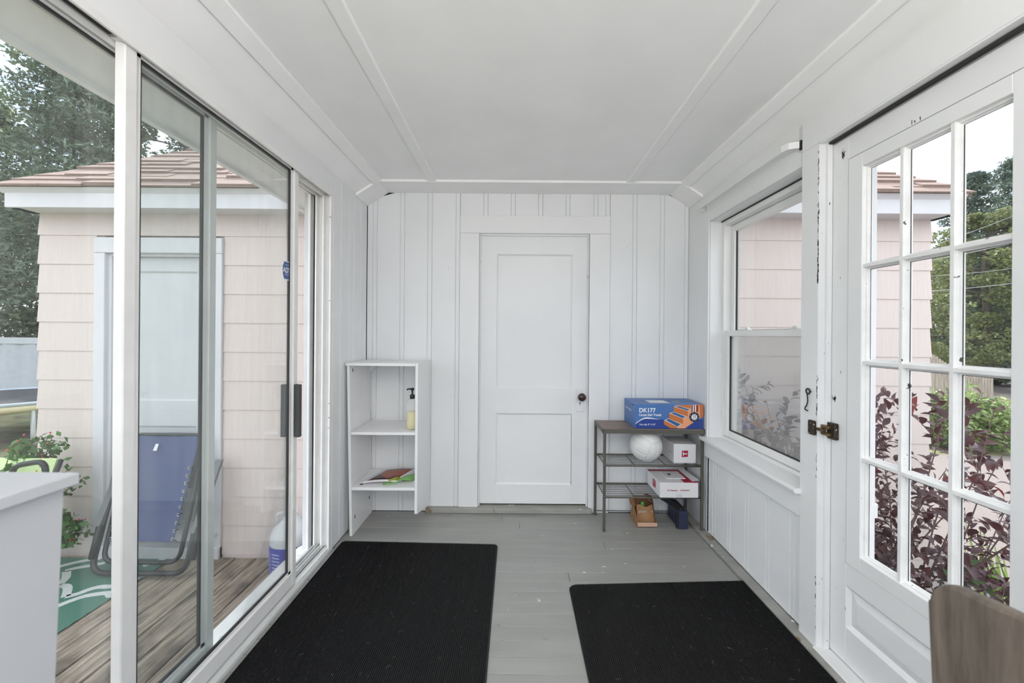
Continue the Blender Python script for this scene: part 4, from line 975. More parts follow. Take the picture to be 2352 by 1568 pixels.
# ---- small white box with crimson logo
wcard = M('white_card', (0.78,0.77,0.78), 0.45, vary=0.02); crim = M('crimson_print', s2l(166,22,58), 0.45)
sb = empty('small_white_box', (1.113, 2.81, 0.4315), 'small white carton with crimson logo beside the volleyball', 'carton')
MB().bbox(1.041, 1.186, 2.705, 2.915, 0.4320, 0.557, 0.0015).build('body', wcard, sb)
poly_print(sb, 'printed_logo', crim, [(0.052,0.040),(0.092,0.042),(0.093,0.083),(0.053,0.082)], (1.041,2.705,0.432), (1,0,0), (0,0,1), (0,-1,0))
text('T', 0.036, white_ink, sb, (1.1262, 2.7038, 0.432+0.0615), (0,0,1), (-1,0,0), align='CENTER', bold=0.0016)
poly_print(sb, 'side_slit', crack, [(0.03,0.060),(0.075,0.060),(0.075,0.062),(0.03,0.062)], (1.041,2.705,0.432), (0,1,0), (0,0,1), (-1,0,0))
# ---- gateway carton
gb = empty('gateway_carton', (1.056, 2.78, 0.2275), 'flat white carton with red lid edge on the lower wire shelf', 'carton')
gx0, gx1, gy0, gy1, gz0, gz1 = 0.933, 1.178, 2.648, 2.905, 0.2280, 0.325
MB().bbox(gx0, gx1, gy0, gy1, gz0, gz1, 0.0015).build('body', wcard, gb)
poly_print(gb, 'red_border', crim, [(0.0,0.257),(0.0,0.222),(0.155,0.222),(0.155,0.0),(0.245,0.0),(0.245,0.257)], (gx0,gy0,gz1), (1,0,0), (0,1,0), (0,0,1))
MB().hexa([(gx1-0.030,gy0+0.02,gz1+0.001),(gx1+0.012,gy0+0.02,gz1+0.008),(gx1+0.004,gy1,gz1+0.008),(gx1-0.030,gy1,gz1+0.001)][:4], [(gx1-0.010,gy0+0.02,gz1+0.004),(gx1+0.014,gy0+0.02,gz1+0.010),(gx1+0.006,gy1,gz1+0.010),(gx1-0.010,gy1,gz1+0.004)]).build('lid_flap', wcard, gb)
MB().bbox(gx0+0.065, gx0+0.190, gy0+0.065, gy0+0.205, gz1+0.0008, gz1+0.006, 0.001).build('top_card', wcard, gb)
poly_print(gb, 'printed_logo', cn, [(0.098,0.125),(0.118,0.125),(0.118,0.155),(0.098,0.155)], (gx0,gy0,gz1+0.006), (1,0,0), (0,1,0), (0,0,1))
poly_print(gb, 'printed_logo', crim, [(0.085,0.030),(0.140,0.030),(0.140,0.078),(0.085,0.078)], (gx0,gy0,gz0), (0,1,0), (0,0,1), (-1,0,0))
text('T', 0.036, white_ink, gb, (gx0-0.001, gy0+0.112, gz0+0.042), (0,-1,0), (0,0,1), align='CENTER', bold=0.0016)
text('5G Gateway', 0.0130, crim, gb, (gx0+0.045, gy0-0.0010, gz0+0.043), (1,0,0), (0,0,1), bold=0.0003)
text('|', 0.0150, cgrey, gb, (gx0+0.118, gy0-0.0010, gz0+0.042), (1,0,0), (0,0,1))
text('T INTERNET', 0.0110, crim, gb, (gx0+0.128, gy0-0.0010, gz0+0.044), (1,0,0), (0,0,1), bold=0.0003)
poly_print(gb, 'clear_tape', M('tape', (0.62,0.62,0.62), 0.2), [(0.106,0.001),(0.140,0.001),(0.141,0.022),(0.105,0.022)], (gx0,gy0,gz0), (1,0,0), (0,0,1), (0,-1,0))
# ---- opened brown mailer box on the floor
kr = M('kraft_cardboard', s2l(152,114,78), 0.8, vary=0.08, vscale=20); krp = M('kraft_edge', s2l(206,170,146), 0.8); kri = M('kraft_inside', s2l(108,72,50), 0.85)
mb_ = empty('mailer_box', (0.875, 2.82, 0.0), 'opened brown cardboard mailer box on the floor under the rack', 'carton')
fx0, fx1, fy0, fy1 = 0.816, 0.944, 2.728, 2.900
MB().box(fx0, fx1, fy0, fy1, 0.001, 0.004).build('base', kri, mb_)
MB().box(fx0, fx1, fy0, fy0+0.004, 0.001, 0.030).build('front_lip', krp, mb_)
MB().hexa([(fx0-0.003,fy0,0.001),(fx0,fy0,0.001),(fx0,fy1,0.001),(fx0-0.003,fy1,0.001)], [(fx0-0.003,fy0,0.030),(fx0,fy0,0.030),(fx0,fy1-0.06,0.135),(fx0-0.003,fy1-0.06,0.135)]).build('side_wall', kr, mb_)
MB().hexa([(fx1,fy0+0.03,0.001),(fx1+0.003,fy0+0.03,0.001),(fx1+0.003,fy1,0.001),(fx1,fy1,0.001)], [(fx1-0.01,fy0+0.055,0.128),(fx1-0.007,fy0+0.055,0.128),(fx1,fy1-0.05,0.165),(fx1-0.003,fy1-0.05,0.165)]).build('side_wall', kri, mb_)
MB().box(fx0, fx1, fy1-0.060, fy1-0.056, 0.004, 0.165).build('back_wall', kri, mb_)
m = MB(); v = []; NS = 12
for k in range(NS+1):
    t = k/NS
    v.append((fx0+0.006+t*(fx1-fx0-0.010), fy0+0.034+0.008*math.sin(6.28*t), 0.010)); v.append((fx0+0.012+t*(fx1-fx0-0.014), fy0+0.066+0.008*math.sin(6.28*t+1), 0.116+0.006*math.sin(9*t)))
m.add(v+[(x, y+0.003, z) for x, y, z in v], [(2*k, 2*k+2, 2*k+3, 2*k+1) for k in range(NS)]+[(2*(NS+1)+2*k+1, 2*(NS+1)+2*k+3, 2*(NS+1)+2*k+2, 2*(NS+1)+2*k) for k in range(NS)])
fpan = m.build('front_panel', kr, mb_, True)
for k in range(11): poly_print(mb_, 'faded_print', cgrey, [(0.022+k*0.009,0.073+0.002*(k % 3)),(0.0265+k*0.009,0.073+0.002*(k % 3)),(0.0265+k*0.009,0.088),(0.022+k*0.009,0.088)], (fx0, fy0+0.046, 0.0), (1,0,0), (0,0.08,1), (0,-1,0))
MB().hexa([(fx0,fy0+0.050,0.118),(fx0,fy1-0.06,0.160),(fx0-0.002,fy1-0.06,0.162),(fx0-0.002,fy0+0.050,0.120)], [(fx0-0.040,fy0+0.035,0.135),(fx0-0.030,fy1-0.075,0.150),(fx0-0.032,fy1-0.075,0.153),(fx0-0.042,fy0+0.035,0.138)]).build('flap', kr, mb_)
MB().hexa([(fx1-0.005,fy0+0.055,0.130),(fx1,fy1-0.055,0.165),(fx1-0.002,fy1-0.055,0.167),(fx1-0.007,fy0+0.055,0.132)], [(fx1-0.060,fy0+0.10,0.160),(fx1-0.050,fy1-0.070,0.185),(fx1-0.052,fy1-0.070,0.187),(fx1-0.062,fy0+0.10,0.162)]).build('flap', kri, mb_)
top_mesh(MB().lathe([(0.004,0),(0.014,0.002),(0.014,0.115),(0.011,0.124),(0.004,0.130)], (0.876, 2.822, 0.0045), 12, 1.0, 0.6), 'green_packet', M('green_packet_m', s2l(92,160,72), 0.4, vary=0.1), 'small green packet inside the brown mailer box', 'packet', smooth=True)
# ---- navy metal case with a black bar
nv = empty('navy_case', (1.10, 2.80, 0.0), 'dark navy case on the floor under the rack by the wall', 'case')
navy = M('navy_metal', s2l(44,50,74), 0.5, vary=0.08)
MB().bbox(1.078, 1.136, 2.700, 2.905, 0.001, 0.120, 0.004).build('body', navy, nv)
MB().bbox(1.066, 1.077, 2.706, 2.73, 0.001, 0.105, 0.003).build('front_foot', M('black_rubber', (0.012,0.012,0.013), 0.7), nv)
MB().hexa([(1.080,2.702,0.1205),(1.100,2.702,0.1205),(1.040,2.905,0.1205),(1.020,2.905,0.1205)], [(1.080,2.702,0.140),(1.100,2.702,0.140),(1.040,2.905,0.190),(1.020,2.905,0.190)]).build('handle_bar', M('black_bar', (0.014,0.014,0.016), 0.5), nv)
MB().bbox(1.110, 1.130, 2.705, 2.722, 0.1205, 0.150, 0.003).build('catch', rubber, nv)

# ================================================================== FOREGROUND: cabinet left, wooden chair right
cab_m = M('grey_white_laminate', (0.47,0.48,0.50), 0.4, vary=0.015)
cb_ = empty('white_cabinet', (-0.91, 0.45, 0.0), 'white cabinet with an overhanging top in the left foreground', 'cabinet')
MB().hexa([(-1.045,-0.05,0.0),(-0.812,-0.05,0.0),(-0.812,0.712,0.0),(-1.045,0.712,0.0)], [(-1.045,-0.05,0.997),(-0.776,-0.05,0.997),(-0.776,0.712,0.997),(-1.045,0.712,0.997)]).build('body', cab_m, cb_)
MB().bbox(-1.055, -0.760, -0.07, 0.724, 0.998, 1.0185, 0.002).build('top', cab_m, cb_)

ch = empty('wooden_chair', (0.95, 0.50, 0.0), 'grey brown wooden chair with rounded back in the right foreground', 'chair')
chw = wood_mat('chair_wood', s2l(66,59,53), s2l(118,106,95), (5,9,0.8), 0.55, ring=4, bump=0.1)
prof = []
y0c, y1c, zt = 0.27, 0.755, 0.842
pts = [(y1c-0.004,0.47),(y1c,0.50),(y1c,0.785)]
for k in range(7):
    a = R(k*15); pts.append((y1c-0.045+0.045*math.cos(a), 0.785+0.050*math.sin(a)))
for k in range(1, 9):
    t = k/8; yy = y1c-0.045-(y1c-0.045-(y0c+0.045))*t; pts.append((yy, 0.835+0.008*math.sin(math.pi*t)))
for k in range(1, 7):
    a = R(90+k*15); pts.append((y0c+0.045+0.045*math.cos(a), 0.785+0.050*math.sin(a)))
pts += [(y0c,0.50),(y0c+0.004,0.47)]
xo = lambda yy, z: 0.770 + (y1c-yy)*0.16*0.5 + 0.06*(1-((yy-(y0c+y1c)/2)/((y1c-y0c)/2))**2)*0.25 - (z-0.47)*0.04
n_ = len(pts); v = [(xo(p,q), p, q) for p, q in pts] + [(xo(p,q)+0.024, p, q) for p, q in pts]
cy_ = (y0c+y1c)/2
bmv = MB(); bmv.add(v, [tuple(range(n_)), tuple(range(2*n_-1, n_-1, -1))] + [(i, n_+i, n_+(i+1) % n_, (i+1) % n_) for i in range(n_)])
cbk = bmv.build('backrest', chw, ch)
bv = cbk.modifiers.new('soft_edges', 'BEVEL'); bv.width = 0.006; bv.segments = 2; bv.limit_method = 'ANGLE'; bv.angle_limit = R(50)
MB().bbox(0.79, 1.17, y0c+0.01, y1c-0.01, 0.440, 0.470, 0.006).build('seat', chw, ch)
for xx in (0.80, 1.125):
    for yy in (y0c+0.03, y1c-0.065): MB().hexa([(xx,yy,0.0165),(xx+0.030,yy,0.0165),(xx+0.030,yy+0.030,0.0165),(xx,yy+0.030,0.0165)], [(xx-0.003,yy-0.003,0.44),(xx+0.036,yy-0.003,0.44),(xx+0.036,yy+0.036,0.44),(xx-0.003,yy+0.036,0.44)]).build('leg', chw, ch)

# ================================================================== ON THE DECK
def ribbon(parent, name, mat, pts, w, z):
    """flat woven band along a polyline, smoothed"""
    P = [Vector((p[0], p[1], 0)) for p in pts]
    Q = []
    for i in range(len(P)-1):
        p0, p1, p2, p3 = P[max(i-1,0)], P[i], P[i+1], P[min(i+2,len(P)-1)]
        for k in range(5):
            t = k/5; Q.append(0.5*((2*p1)+(-p0+p2)*t+(2*p0-5*p1+4*p2-p3)*t*t+(-p0+3*p1-3*p2+p3)*t**3))
    Q.append(P[-1]); v = []; f = []
    for i, q in enumerate(Q):
        t = (Q[min(i+1,len(Q)-1)]-Q[max(i-1,0)]).normalized(); n_ = Vector((-t.y, t.x, 0))*w*0.5
        for s_ in (-1, 1): v.append((q.x+n_.x*s_, q.y+n_.y*s_, z))
    f = [(2*i, 2*i+1, 2*i+3, 2*i+2) for i in range(len(Q)-1)]
    return MB().add(v, f).build(name, mat, parent)
rug_m = bpy.data.materials.new('green_woven_plastic'); n, l, o = nodes(rug_m)
p_ = n.new('ShaderNodeBsdfPrincipled'); p_.inputs['Roughness'].default_value = 0.6
mp = coords(n, l, (1,1,1), rot=(0,0,R(8))); wv = n.new('ShaderNodeTexWave'); wv.inputs['Scale'].default_value = 34; wv.inputs['Distortion'].default_value = 0.3; l.new(mp.outputs['Vector'], wv.inputs['Vector'])
crr = n.new('ShaderNodeValToRGB'); crr.color_ramp.elements[0].color = rgb(s2l(44,86,72)); crr.color_ramp.elements[1].color = rgb(s2l(92,142,122)); l.new(wv.outputs['Fac'], crr.inputs['Fac']); l.new(crr.outputs['Color'], p_.inputs['Base Color']); l.new(p_.outputs['BSDF'], o.inputs['Surface'])
rug = top_mesh(MB().bbox(-3.95, -2.395, 1.05, 2.895, DZ+0.0025, DZ+0.0075, 0.001), 'outdoor_rug', rug_m, 'green woven outdoor rug with white bands on the deck', 'rug')
rw = M('rug_white_weave', (0.62,0.64,0.62), 0.7, vary=0.15, vscale=120)
bands = [[(-3.30,2.62),(-3.15,2.72),(-3.059,2.788),(-3.002,2.837),(-2.936,2.875),(-2.88,2.893)],
         [(-2.80,2.835),(-2.866,2.799),(-2.93,2.769),(-2.965,2.735)], [(-2.955,2.733),(-2.91,2.691),(-2.874,2.653),(-2.844,2.593)],
         [(-2.827,2.577),(-2.782,2.572),(-2.735,2.537),(-2.674,2.469)], [(-2.674,2.469),(-2.632,2.497),(-2.607,2.539),(-2.567,2.567),(-2.50,2.572),(-2.46,2.610),(-2.42,2.672),(-2.398,2.70)],
         [(-2.66,2.33),(-2.629,2.386),(-2.604,2.431),(-2.566,2.475),(-2.506,2.498),(-2.453,2.506),(-2.415,2.482),(-2.397,2.513)], [(-2.51,2.80),(-2.47,2.85),(-2.44,2.89)],
         [(-2.60,1.25),(-2.52,1.55),(-2.62,1.85),(-2.50,2.02)], [(-3.2,1.2),(-3.1,1.6),(-3.3,2.0),(-3.1,2.4)]]
for bpts in bands: ribbon(rug, 'white_band', rw, bpts, 0.042, DZ+0.0078)

# folded zero-gravity lounger leaning on the house door
lg = empty('folding_lounger', (-2.45, 2.75, DZ), 'folded navy mesh lounger with black tube frame leaning by the house door', 'lounge chair')
blk = M('black_tube', (0.022,0.023,0.025), 0.35, metal=0.2, vary=0.1); grey_arm = M('grey_armrest', (0.16,0.163,0.165), 0.5, vary=0.08)
navyf = M('navy_mesh_fabric', s2l(70,80,124), 0.75, vary=0.10, vscale=40)
def lp(x, s_, off=0.0):   # point on the leaning plane: s_=0 on the deck, 1 at the top
    return Vector((x, 2.700+0.185*s_-off, DZ+0.018+0.885*s_))
def rounded(pts, r=0.06, k=5):
    out = []
    P = [Vector(p) for p in pts]
    for i, p in enumerate(P):
        if i in (0, len(P)-1): out.append(p); continue
        a = p + (P[i-1]-p).normalized()*min(r, (P[i-1]-p).length*0.45); b = p + (P[i+1]-p).normalized()*min(r, (P[i+1]-p).length*0.45)
        for j in range(k+1):
            t = j/k; out.append((1-t)**2*a + 2*t*(1-t)*p + t*t*b)
    return out
MB().tube(rounded([lp(-2.700,0.80,0.02), lp(-2.725,0.02,0.04), lp(-2.115,0.02,0.04), lp(-2.080,0.80,0.02)], 0.09), 0.017, 10).build('outer_frame', blk, lg, True)
MB().tube(rounded([lp(-2.655,0.97), lp(-2.690,0.075,0.01), lp(-2.190,0.075,0.01), lp(-2.140,0.97)], 0.08), 0.014, 10).build('inner_frame', blk, lg, True)
MB().tube(rounded([lp(-2.640,0.60,0.05), lp(-2.630,0.975,0.01), lp(-2.165,0.975,0.01), lp(-2.165,0.60,0.05)], 0.05), 0.012, 8).build('back_frame', blk, lg, True)
v = []; NU, NV = 6, 10
for q in range(NV+1):
    for k in range(NU+1):
        t = q/NV; a = k/NU; x0_, x1_ = -2.662+0.052*t, -2.245+0.070*t
        v.append(lp(x0_+(x1_-x0_)*a, 0.215+0.760*t, 0.018-0.010*math.sin(math.pi*a)))
W_ = NU+1; N_ = len(v)
f = [(q*W_+k, q*W_+k+1, (q+1)*W_+k+1, (q+1)*W_+k) for q in range(NV) for k in range(NU)]
fab = MB().add(v + [p+Vector((0,0.004,0)) for p in v], f + [tuple(N_+i for i in reversed(q)) for q in f]).build('fabric', navyf, lg, True)
for s_ in (0.86,):
    MB().prism([lp(-2.475,s_,0.030), lp(-2.450,s_,0.030), lp(-2.443,s_+0.05,0.030), lp(-2.463,s_+0.05,0.030)], (0,0.001,0)).build('care_label', white_ink, lg)
for k in range(10):
    s_ = 0.24+k*0.055
    for x_, sg in ((-2.655+0.052*(s_-0.2), -1), (-2.250+0.070*(s_-0.2), 1)):
        c_ = lp(x_, s_, 0.024)
        MB().tube([c_+Vector((0.007*math.cos(a), 0, 0.009*math.sin(a))) for a in [2*math.pi*j/10 for j in range(10)]], 0.0022, 5, closed=True).build('eyelet', M('eyelet_metal',(0.7,0.7,0.7),0.3,metal=0.6) if k == 0 and sg == -1 else bpy.data.materials['eyelet_metal'], lg)
        MB().tube([c_, c_+Vector((sg*0.030, -0.002, -0.012+0.024*(k % 2)))], 0.0035, 5).build('lacing', blk, lg)
for xa, sg in ((-2.735, -1), (-2.085, 1)):
    a_, b_ = lp(xa, 0.30, 0.055), lp(xa+0.09*(1 if sg < 0 else 0.9), 0.80, 0.040)
    t = (b_-a_).normalized(); side = Vector((1,0,0))*0.022; nn_ = Vector((0,-0.012,0.0))
    MB().hexa([a_-side-nn_, a_+side-nn_, a_+side+nn_, a_-side+nn_], [b_-side-nn_, b_+side-nn_, b_+side+nn_, b_-side+nn_]).build('armrest', grey_arm, lg)
    MB().tube([lp(xa+0.01,0.12,0.05), lp(xa+0.03,0.34,0.06)], 0.020, 8).build('joint', blk, lg, True)

# big white jug with a blue label
jx, jy = -1.452, 2.700
jg = empty('chemical_jug', (jx, jy, DZ), 'large white plastic jug with a blue label on the deck', 'jug')
jw = M('white_jug_plastic', (0.74,0.75,0.76), 0.4, vary=0.04, trans=0.15)
MB().lathe([(0.108,0.003),(0.120,0.012),(0.124,0.035),(0.124,0.255),(0.122,0.285),(0.108,0.320),(0.080,0.352),(0.052,0.380),(0.040,0.400)], (jx,jy,DZ+0.002), 32).build('bottle', jw, jg, True)
MB().lathe([(0.1246,0.060),(0.1252,0.062),(0.1252,0.240),(0.1246,0.242)], (jx,jy,DZ), 32, caps=False).build('label', M('jug_label_blue', s2l(72,78,168), 0.4, vary=0.10, vscale=10), jg, True)
jt = M('jug_label_text', s2l(168,174,214), 0.5)
for a0, a1, z0, z1 in ((198,232,0.085,0.215),(240,268,0.075,0.220),(276,296,0.085,0.160)):
    for k in range(7):
        zz = z0+(z1-z0)*k/7; m = MB(); pts_ = []
        aa = [R(a0+(a1-a0)*q/5*random.uniform(0.9,1.0)) for q in range(6)]
        for q in range(5):
            m.add([(jx+0.1258*math.cos(aa[q]), jy+0.1258*math.sin(aa[q]), DZ+zz), (jx+0.1258*math.cos(aa[q+1]), jy+0.1258*math.sin(aa[q+1]), DZ+zz), (jx+0.1258*math.cos(aa[q+1]), jy+0.1258*math.sin(aa[q+1]), DZ+zz+0.010), (jx+0.1258*math.cos(aa[q]), jy+0.1258*math.sin(aa[q]), DZ+zz+0.010)], [(0,1,2,3)])
        m.build('printed_text', jt, jg)
m = MB(); aa = [R(298+8*q) for q in range(8)]
for q in range(7): m.add([(jx+0.1260*math.cos(aa[q]), jy+0.1260*math.sin(aa[q]), DZ+0.075), (jx+0.1260*math.cos(aa[q+1]), jy+0.1260*math.sin(aa[q+1]), DZ+0.075), (jx+0.1260*math.cos(aa[q+1]), jy+0.1260*math.sin(aa[q+1]), DZ+0.175), (jx+0.1260*math.cos(aa[q]), jy+0.1260*math.sin(aa[q]), DZ+0.175)], [(0,1,2,3)])
m.build('label_picture', M('jug_label_sky', s2l(130,178,214), 0.5), jg)
MB().lathe([(0.034,0.392),(0.036,0.396),(0.036,0.428),(0.030,0.434)], (jx,jy,DZ), 20).build('cap', vinyl, jg, True)
MB().tube(rounded([(jx-0.075,jy-0.02,DZ+0.355),(jx-0.085,jy-0.02,DZ+0.420),(jx-0.035,jy-0.01,DZ+0.425)], 0.03), 0.011, 8).build('handle', jw, jg, True)

# lime patio chair, mostly hidden behind the cabinet
lc = empty('patio_chair', (-3.25, 2.3, DZ), 'lime green sling patio chair with black arms on the deck', 'chair')
lime = M('lime_sling', s2l(206,226,168), 0.6, vary=0.05)
for yy in (2.08, 2.52):
    MB().tube(rounded([(-3.10,yy,DZ+0.02),(-3.06,yy,0.44),(-2.86,yy,0.475),(-2.82,yy,DZ+0.02)] if yy > 2.3 else [(-3.40,yy,DZ+0.02),(-3.36,yy,0.44),(-2.95,yy,0.475),(-2.90,yy,DZ+0.02)], 0.06), 0.016, 8).build('arm_frame', blk, lc, True)
MB().hexa([(-3.42,2.10,0.06),(-2.92,2.10,0.06),(-2.92,2.50,0.06),(-3.42,2.50,0.06)], [(-3.42,2.10,0.075),(-2.92,2.10,0.075),(-2.92,2.50,0.075),(-3.42,2.50,0.075)]).build('seat', lime, lc)
MB().hexa([(-3.40,2.50,0.06),(-2.92,2.50,0.06),(-2.92,2.515,0.06),(-3.40,2.515,0.06)], [(-3.36,2.62,0.455),(-2.90,2.62,0.455),(-2.90,2.635,0.455),(-3.36,2.635,0.455)]).build('backrest', lime, lc)
for xx in (-3.40, -2.92): MB().tube([(xx,2.505,0.05),(xx+0.04,2.63,0.45)], 0.012, 8).build('back_rail', blk, lc, True)

# potted plant with small red flowers
lf_g = M('green_leaf', s2l(92,128,72), 0.5, vary=0.2, vscale=20, island=0.35, trans=0.25)
stem_m = M('brown_stem', s2l(110,92,74), 0.8)
pp = empty('potted_plant', (-3.36, 2.66, DZ), 'potted plant with small red flowers against the pink wall', 'plant')
MB().lathe([(0.10,0.0),(0.135,0.20),(0.145,0.22),(0.125,0.22),(0.12,0.19)], (-3.36,2.66,DZ+0.001), 20).build('pot', M('terracotta_pot', s2l(120,78,60), 0.8, vary=0.1), pp, True)
cen = []; sm = MB(); fl_ = []
for k in range(60):
    if k < 34: tip = Vector((-3.045+random.gauss(0,0.07), 2.70+random.gauss(0,0.05), 0.36+random.uniform(-0.12,0.23)))
    else: tip = Vector((-2.95+random.uniform(-0.10,0.12), 2.70+random.gauss(0,0.05), -0.03+random.uniform(-0.10,0.12)))
    b_ = Vector((-3.36+random.uniform(-0.05,0.05), 2.66+random.uniform(-0.05,0.05), DZ+0.20))
    mid = (b_+tip)/2 + Vector((random.uniform(-0.04,0.04), random.uniform(-0.04,0.04), 0.03))
    pth = [(1-t)**2*b_+2*t*(1-t)*mid+t*t*tip for t in [j/8 for j in range(9)]]
    sm.tube(pth, [0.006-0.0005*j for j in range(9)], 5)
    for t in np.linspace(0.66, 1.0, 22):
        q = (1-t)**2*b_+2*t*(1-t)*mid+t*t*tip; cen.append(np.array(q)+rng.normal(0,0.022,3))
    if random.random() < 0.4: fl_.append(tip+Vector((0,-0.015,0.02)))
sm.build('stems', stem_m, pp, kind='stuff')
v, q = leaf_quads(np.array(cen), 0.050, aspect=0.62); tri_mesh('foliage', v, q, lf_g, pp, kind='stuff')
red_fl = M('red_flower', s2l(204,72,76), 0.5)
for c_ in fl_: MB().sphere(c_, 0.0062, 8, 5).build('flower', red_fl, pp, True)

# ================================================================== LEFT GARDEN: trampoline, screen fence, trees
tp = empty('trampoline', (-9.3, 7.6, GZ0), 'round trampoline with tan padded rim on the lawn', 'trampoline')
TCX, TCY, TR_, TZ = -9.35, 7.62, 1.42, 0.05
ring = lambda r, z, n=40: [(TCX+r*math.cos(2*math.pi*k/n), TCY+r*math.sin(2*math.pi*k/n), z) for k in range(n)]
MB().lathe([(0.01,0.0),(TR_-0.06,0.0),(TR_-0.06,0.004),(0.01,0.004)], (TCX,TCY,TZ), 40).build('jumping_mat', M('dark_net', (0.05,0.05,0.055), 0.6, vary=0.3, vscale=30), tp)
MB().lathe([(TR_-0.07,-0.02),(TR_,-0.03),(TR_+0.02,0.01),(TR_,0.025),(TR_-0.07,0.015),(TR_-0.07,-0.02)], (TCX,TCY,TZ), 40, caps=False).build('rim_pad', M('pale_blue_pad', s2l(178,190,204), 0.5, vary=0.1), tp, True)
MB().tube(ring(TR_-0.02, TZ-0.085), 0.058, 10, closed=True).build('frame_ring', M('tan_frame', s2l(190,182,146), 0.5, vary=0.1), tp, True)
gal = M('galvanised_tube', s2l(168,172,168), 0.4, metal=0.4)
for k in range(4):
    a0 = R(-118+90*k); a1 = a0+R(22)
    p0 = Vector((TCX+TR_*math.cos(a0), TCY+TR_*math.sin(a0), 0)); p1 = Vector((TCX+TR_*math.cos(a1), TCY+TR_*math.sin(a1), 0))
    MB().tube(rounded([p0+Vector((0,0,TZ-0.12)), p0+Vector((0,0,GZ0+0.03)), p1+Vector((0,0,GZ0+0.03)), p1+Vector((0,0,TZ-0.12))], 0.12), 0.032, 8).build('leg', gal, tp, True)
sf = empty('screen_fence', (-12.5, 10.2, GZ0), 'grey fabric screen fence behind the trampoline', 'fence')
v = []; f = []; NX, NZ = 90, 4
for q in range(NZ+1):
    for k in range(NX+1):
        x = -17.5+9.0*k/NX; z = GZ0+0.02+1.62*q/NZ
        v.append((x, 10.2+0.02*math.sin(k*1.1)+0.015*math.sin(k*2.7+q), z))
f = [(q*(NX+1)+k, q*(NX+1)+k+1, (q+1)*(NX+1)+k+1, (q+1)*(NX+1)+k) for q in range(NZ) for k in range(NX)]
N_ = len(v)
MB().add(v+[(x,y+0.01,z) for x,y,z in v], f+[tuple(N_+i for i in reversed(q)) for q in f]).build('fabric', M('grey_screen_fabric', s2l(176,180,188), 0.8, vary=0.06, vscale=8), sf, True)
MB().bbox(-17.5, -8.5, 10.17, 10.20, 0.94, 1.10, 0.01).build('top_band', M('grey_screen_band', s2l(186,190,196), 0.8), sf)
for k in range(5): MB().tube([(-17.5+2.25*k,10.25,GZ0),(-17.5+2.25*k,10.25,1.08)], 0.03, 8).build('post', gal, sf, True)

bark = M('tree_bark', s2l(92,82,74), 0.9, vary=0.25, vscale=10, bump=0.8, bscale=20)
fol = [M('maple_foliage', s2l(112,126,98), 0.5, vary=0.1, island=0.45, trans=0.35), M('hemlock_foliage', s2l(108,124,104), 0.55, vary=0.1, island=0.45, trans=0.30), M('pine_foliage', s2l(86,104,90), 0.55, vary=0.1, island=0.4, trans=0.25), M('bright_foliage', s2l(118,126,84), 0.5, vary=0.1, island=0.4, trans=0.4)]
def tree(name, label, base, h, rad, kind, n, size, skirt=0.15, cat='tree', group='trees beyond the house', blobs=34):
    bx, by = base
    t = empty(name, (bx, by, GZ0), label, cat, group)
    tr = MB(); tr.tube([(bx,by,GZ0),(bx+0.05*rad,by,GZ0+h*0.3),(bx-0.03*rad,by+0.05,GZ0+h*0.65),(bx,by,GZ0+h*0.93)], [0.035*h*0.5,0.028*h*0.5,0.018*h*0.5,0.02], 8)
    C = []; S = []
    for k in range(blobs):
        s_ = skirt+(1-skirt)*(k+0.5)/blobs
        if kind in (1, 2): rr = rad*(1.02-s_)**0.75
        else: rr = rad*math.sqrt(max(0.05, 1-(2*(s_-skirt)/(1-skirt)-0.85)**2*0.75))*0.92
        a = k*2.399963+random.uniform(-0.3,0.3); d_ = rr*random.uniform(0.35,1.0)
        c_ = np.array([bx+d_*math.cos(a), by+d_*math.sin(a), GZ0+h*min(s_,0.97)])
        C.append(c_); S.append(rr)
        if k % 2 == 0: tr.tube([(bx,by,c_[2]-0.12*d_), tuple((c_+np.array([bx,by,c_[2]]))/2), tuple(c_)], [0.05,0.03,0.012], 5)
    tr.build('trunk', bark, t, True)
    C = np.array(C); S = np.array(S)
    idx = rng.integers(0, blobs, n)
    flat = 0.50 if kind in (1, 2) else 0.60
    off = rng.normal(size=(n,3)); off /= np.linalg.norm(off, axis=1)[:,None]; off *= (rng.uniform(0.25,1.0,n)**0.5)[:,None]
    sc_ = np.maximum(S[idx]*0.50, rad*0.22) if kind in (1, 2) else np.maximum(S[idx]*0.30, rad*0.16)*(0.7+0.6*((idx*7919) % 13)/12.0)
    cen = C[idx] + off*np.stack([sc_, sc_, sc_*flat], 1)
    cen[:,2] = np.maximum(cen[:,2], GZ0+0.05)
    v, q = leaf_quads(cen, size, up=0.35, aspect=(0.30 if kind in (1,2) else 0.62), droop=(0.25 if kind == 1 else 0.0))
    tri_mesh('foliage', v, q, fol[kind], t, kind='stuff')
    return t
tree('hemlock_tree', 'tall feathery hemlock at the left edge beyond the deck', (-11.9, 11.4), 11.6, 2.6, 1, 30000, 0.17, 0.24, blobs=73)
tree('maple_tree', 'broad maple rising left of the house roof', (-13.6, 13.8), 11.6, 2.9, 0, 26000, 0.15, 0.10, blobs=70)
tree('spruce_tree', 'dark spruce just above the brown house roof', (-11.6, 15.2), 9.6, 2.6, 1, 22000, 0.17, 0.08, blobs=70)
tree('maple_tree', 'dense maple seen through both slider panes', (-9.6, 13.2), 7.7, 2.9, 0, 22000, 0.14, 0.15, blobs=64)
tree('maple_tree', 'low dark tree behind the grey screen fence', (-14.2, 13.0), 6.0, 2.4, 0, 20000, 0.13, 0.05, blobs=57)
tree('spruce_tree', 'tall spruce furthest left in the woods', (-18.0, 13.0), 12.0, 2.8, 1, 18000, 0.18, 0.05, blobs=64)
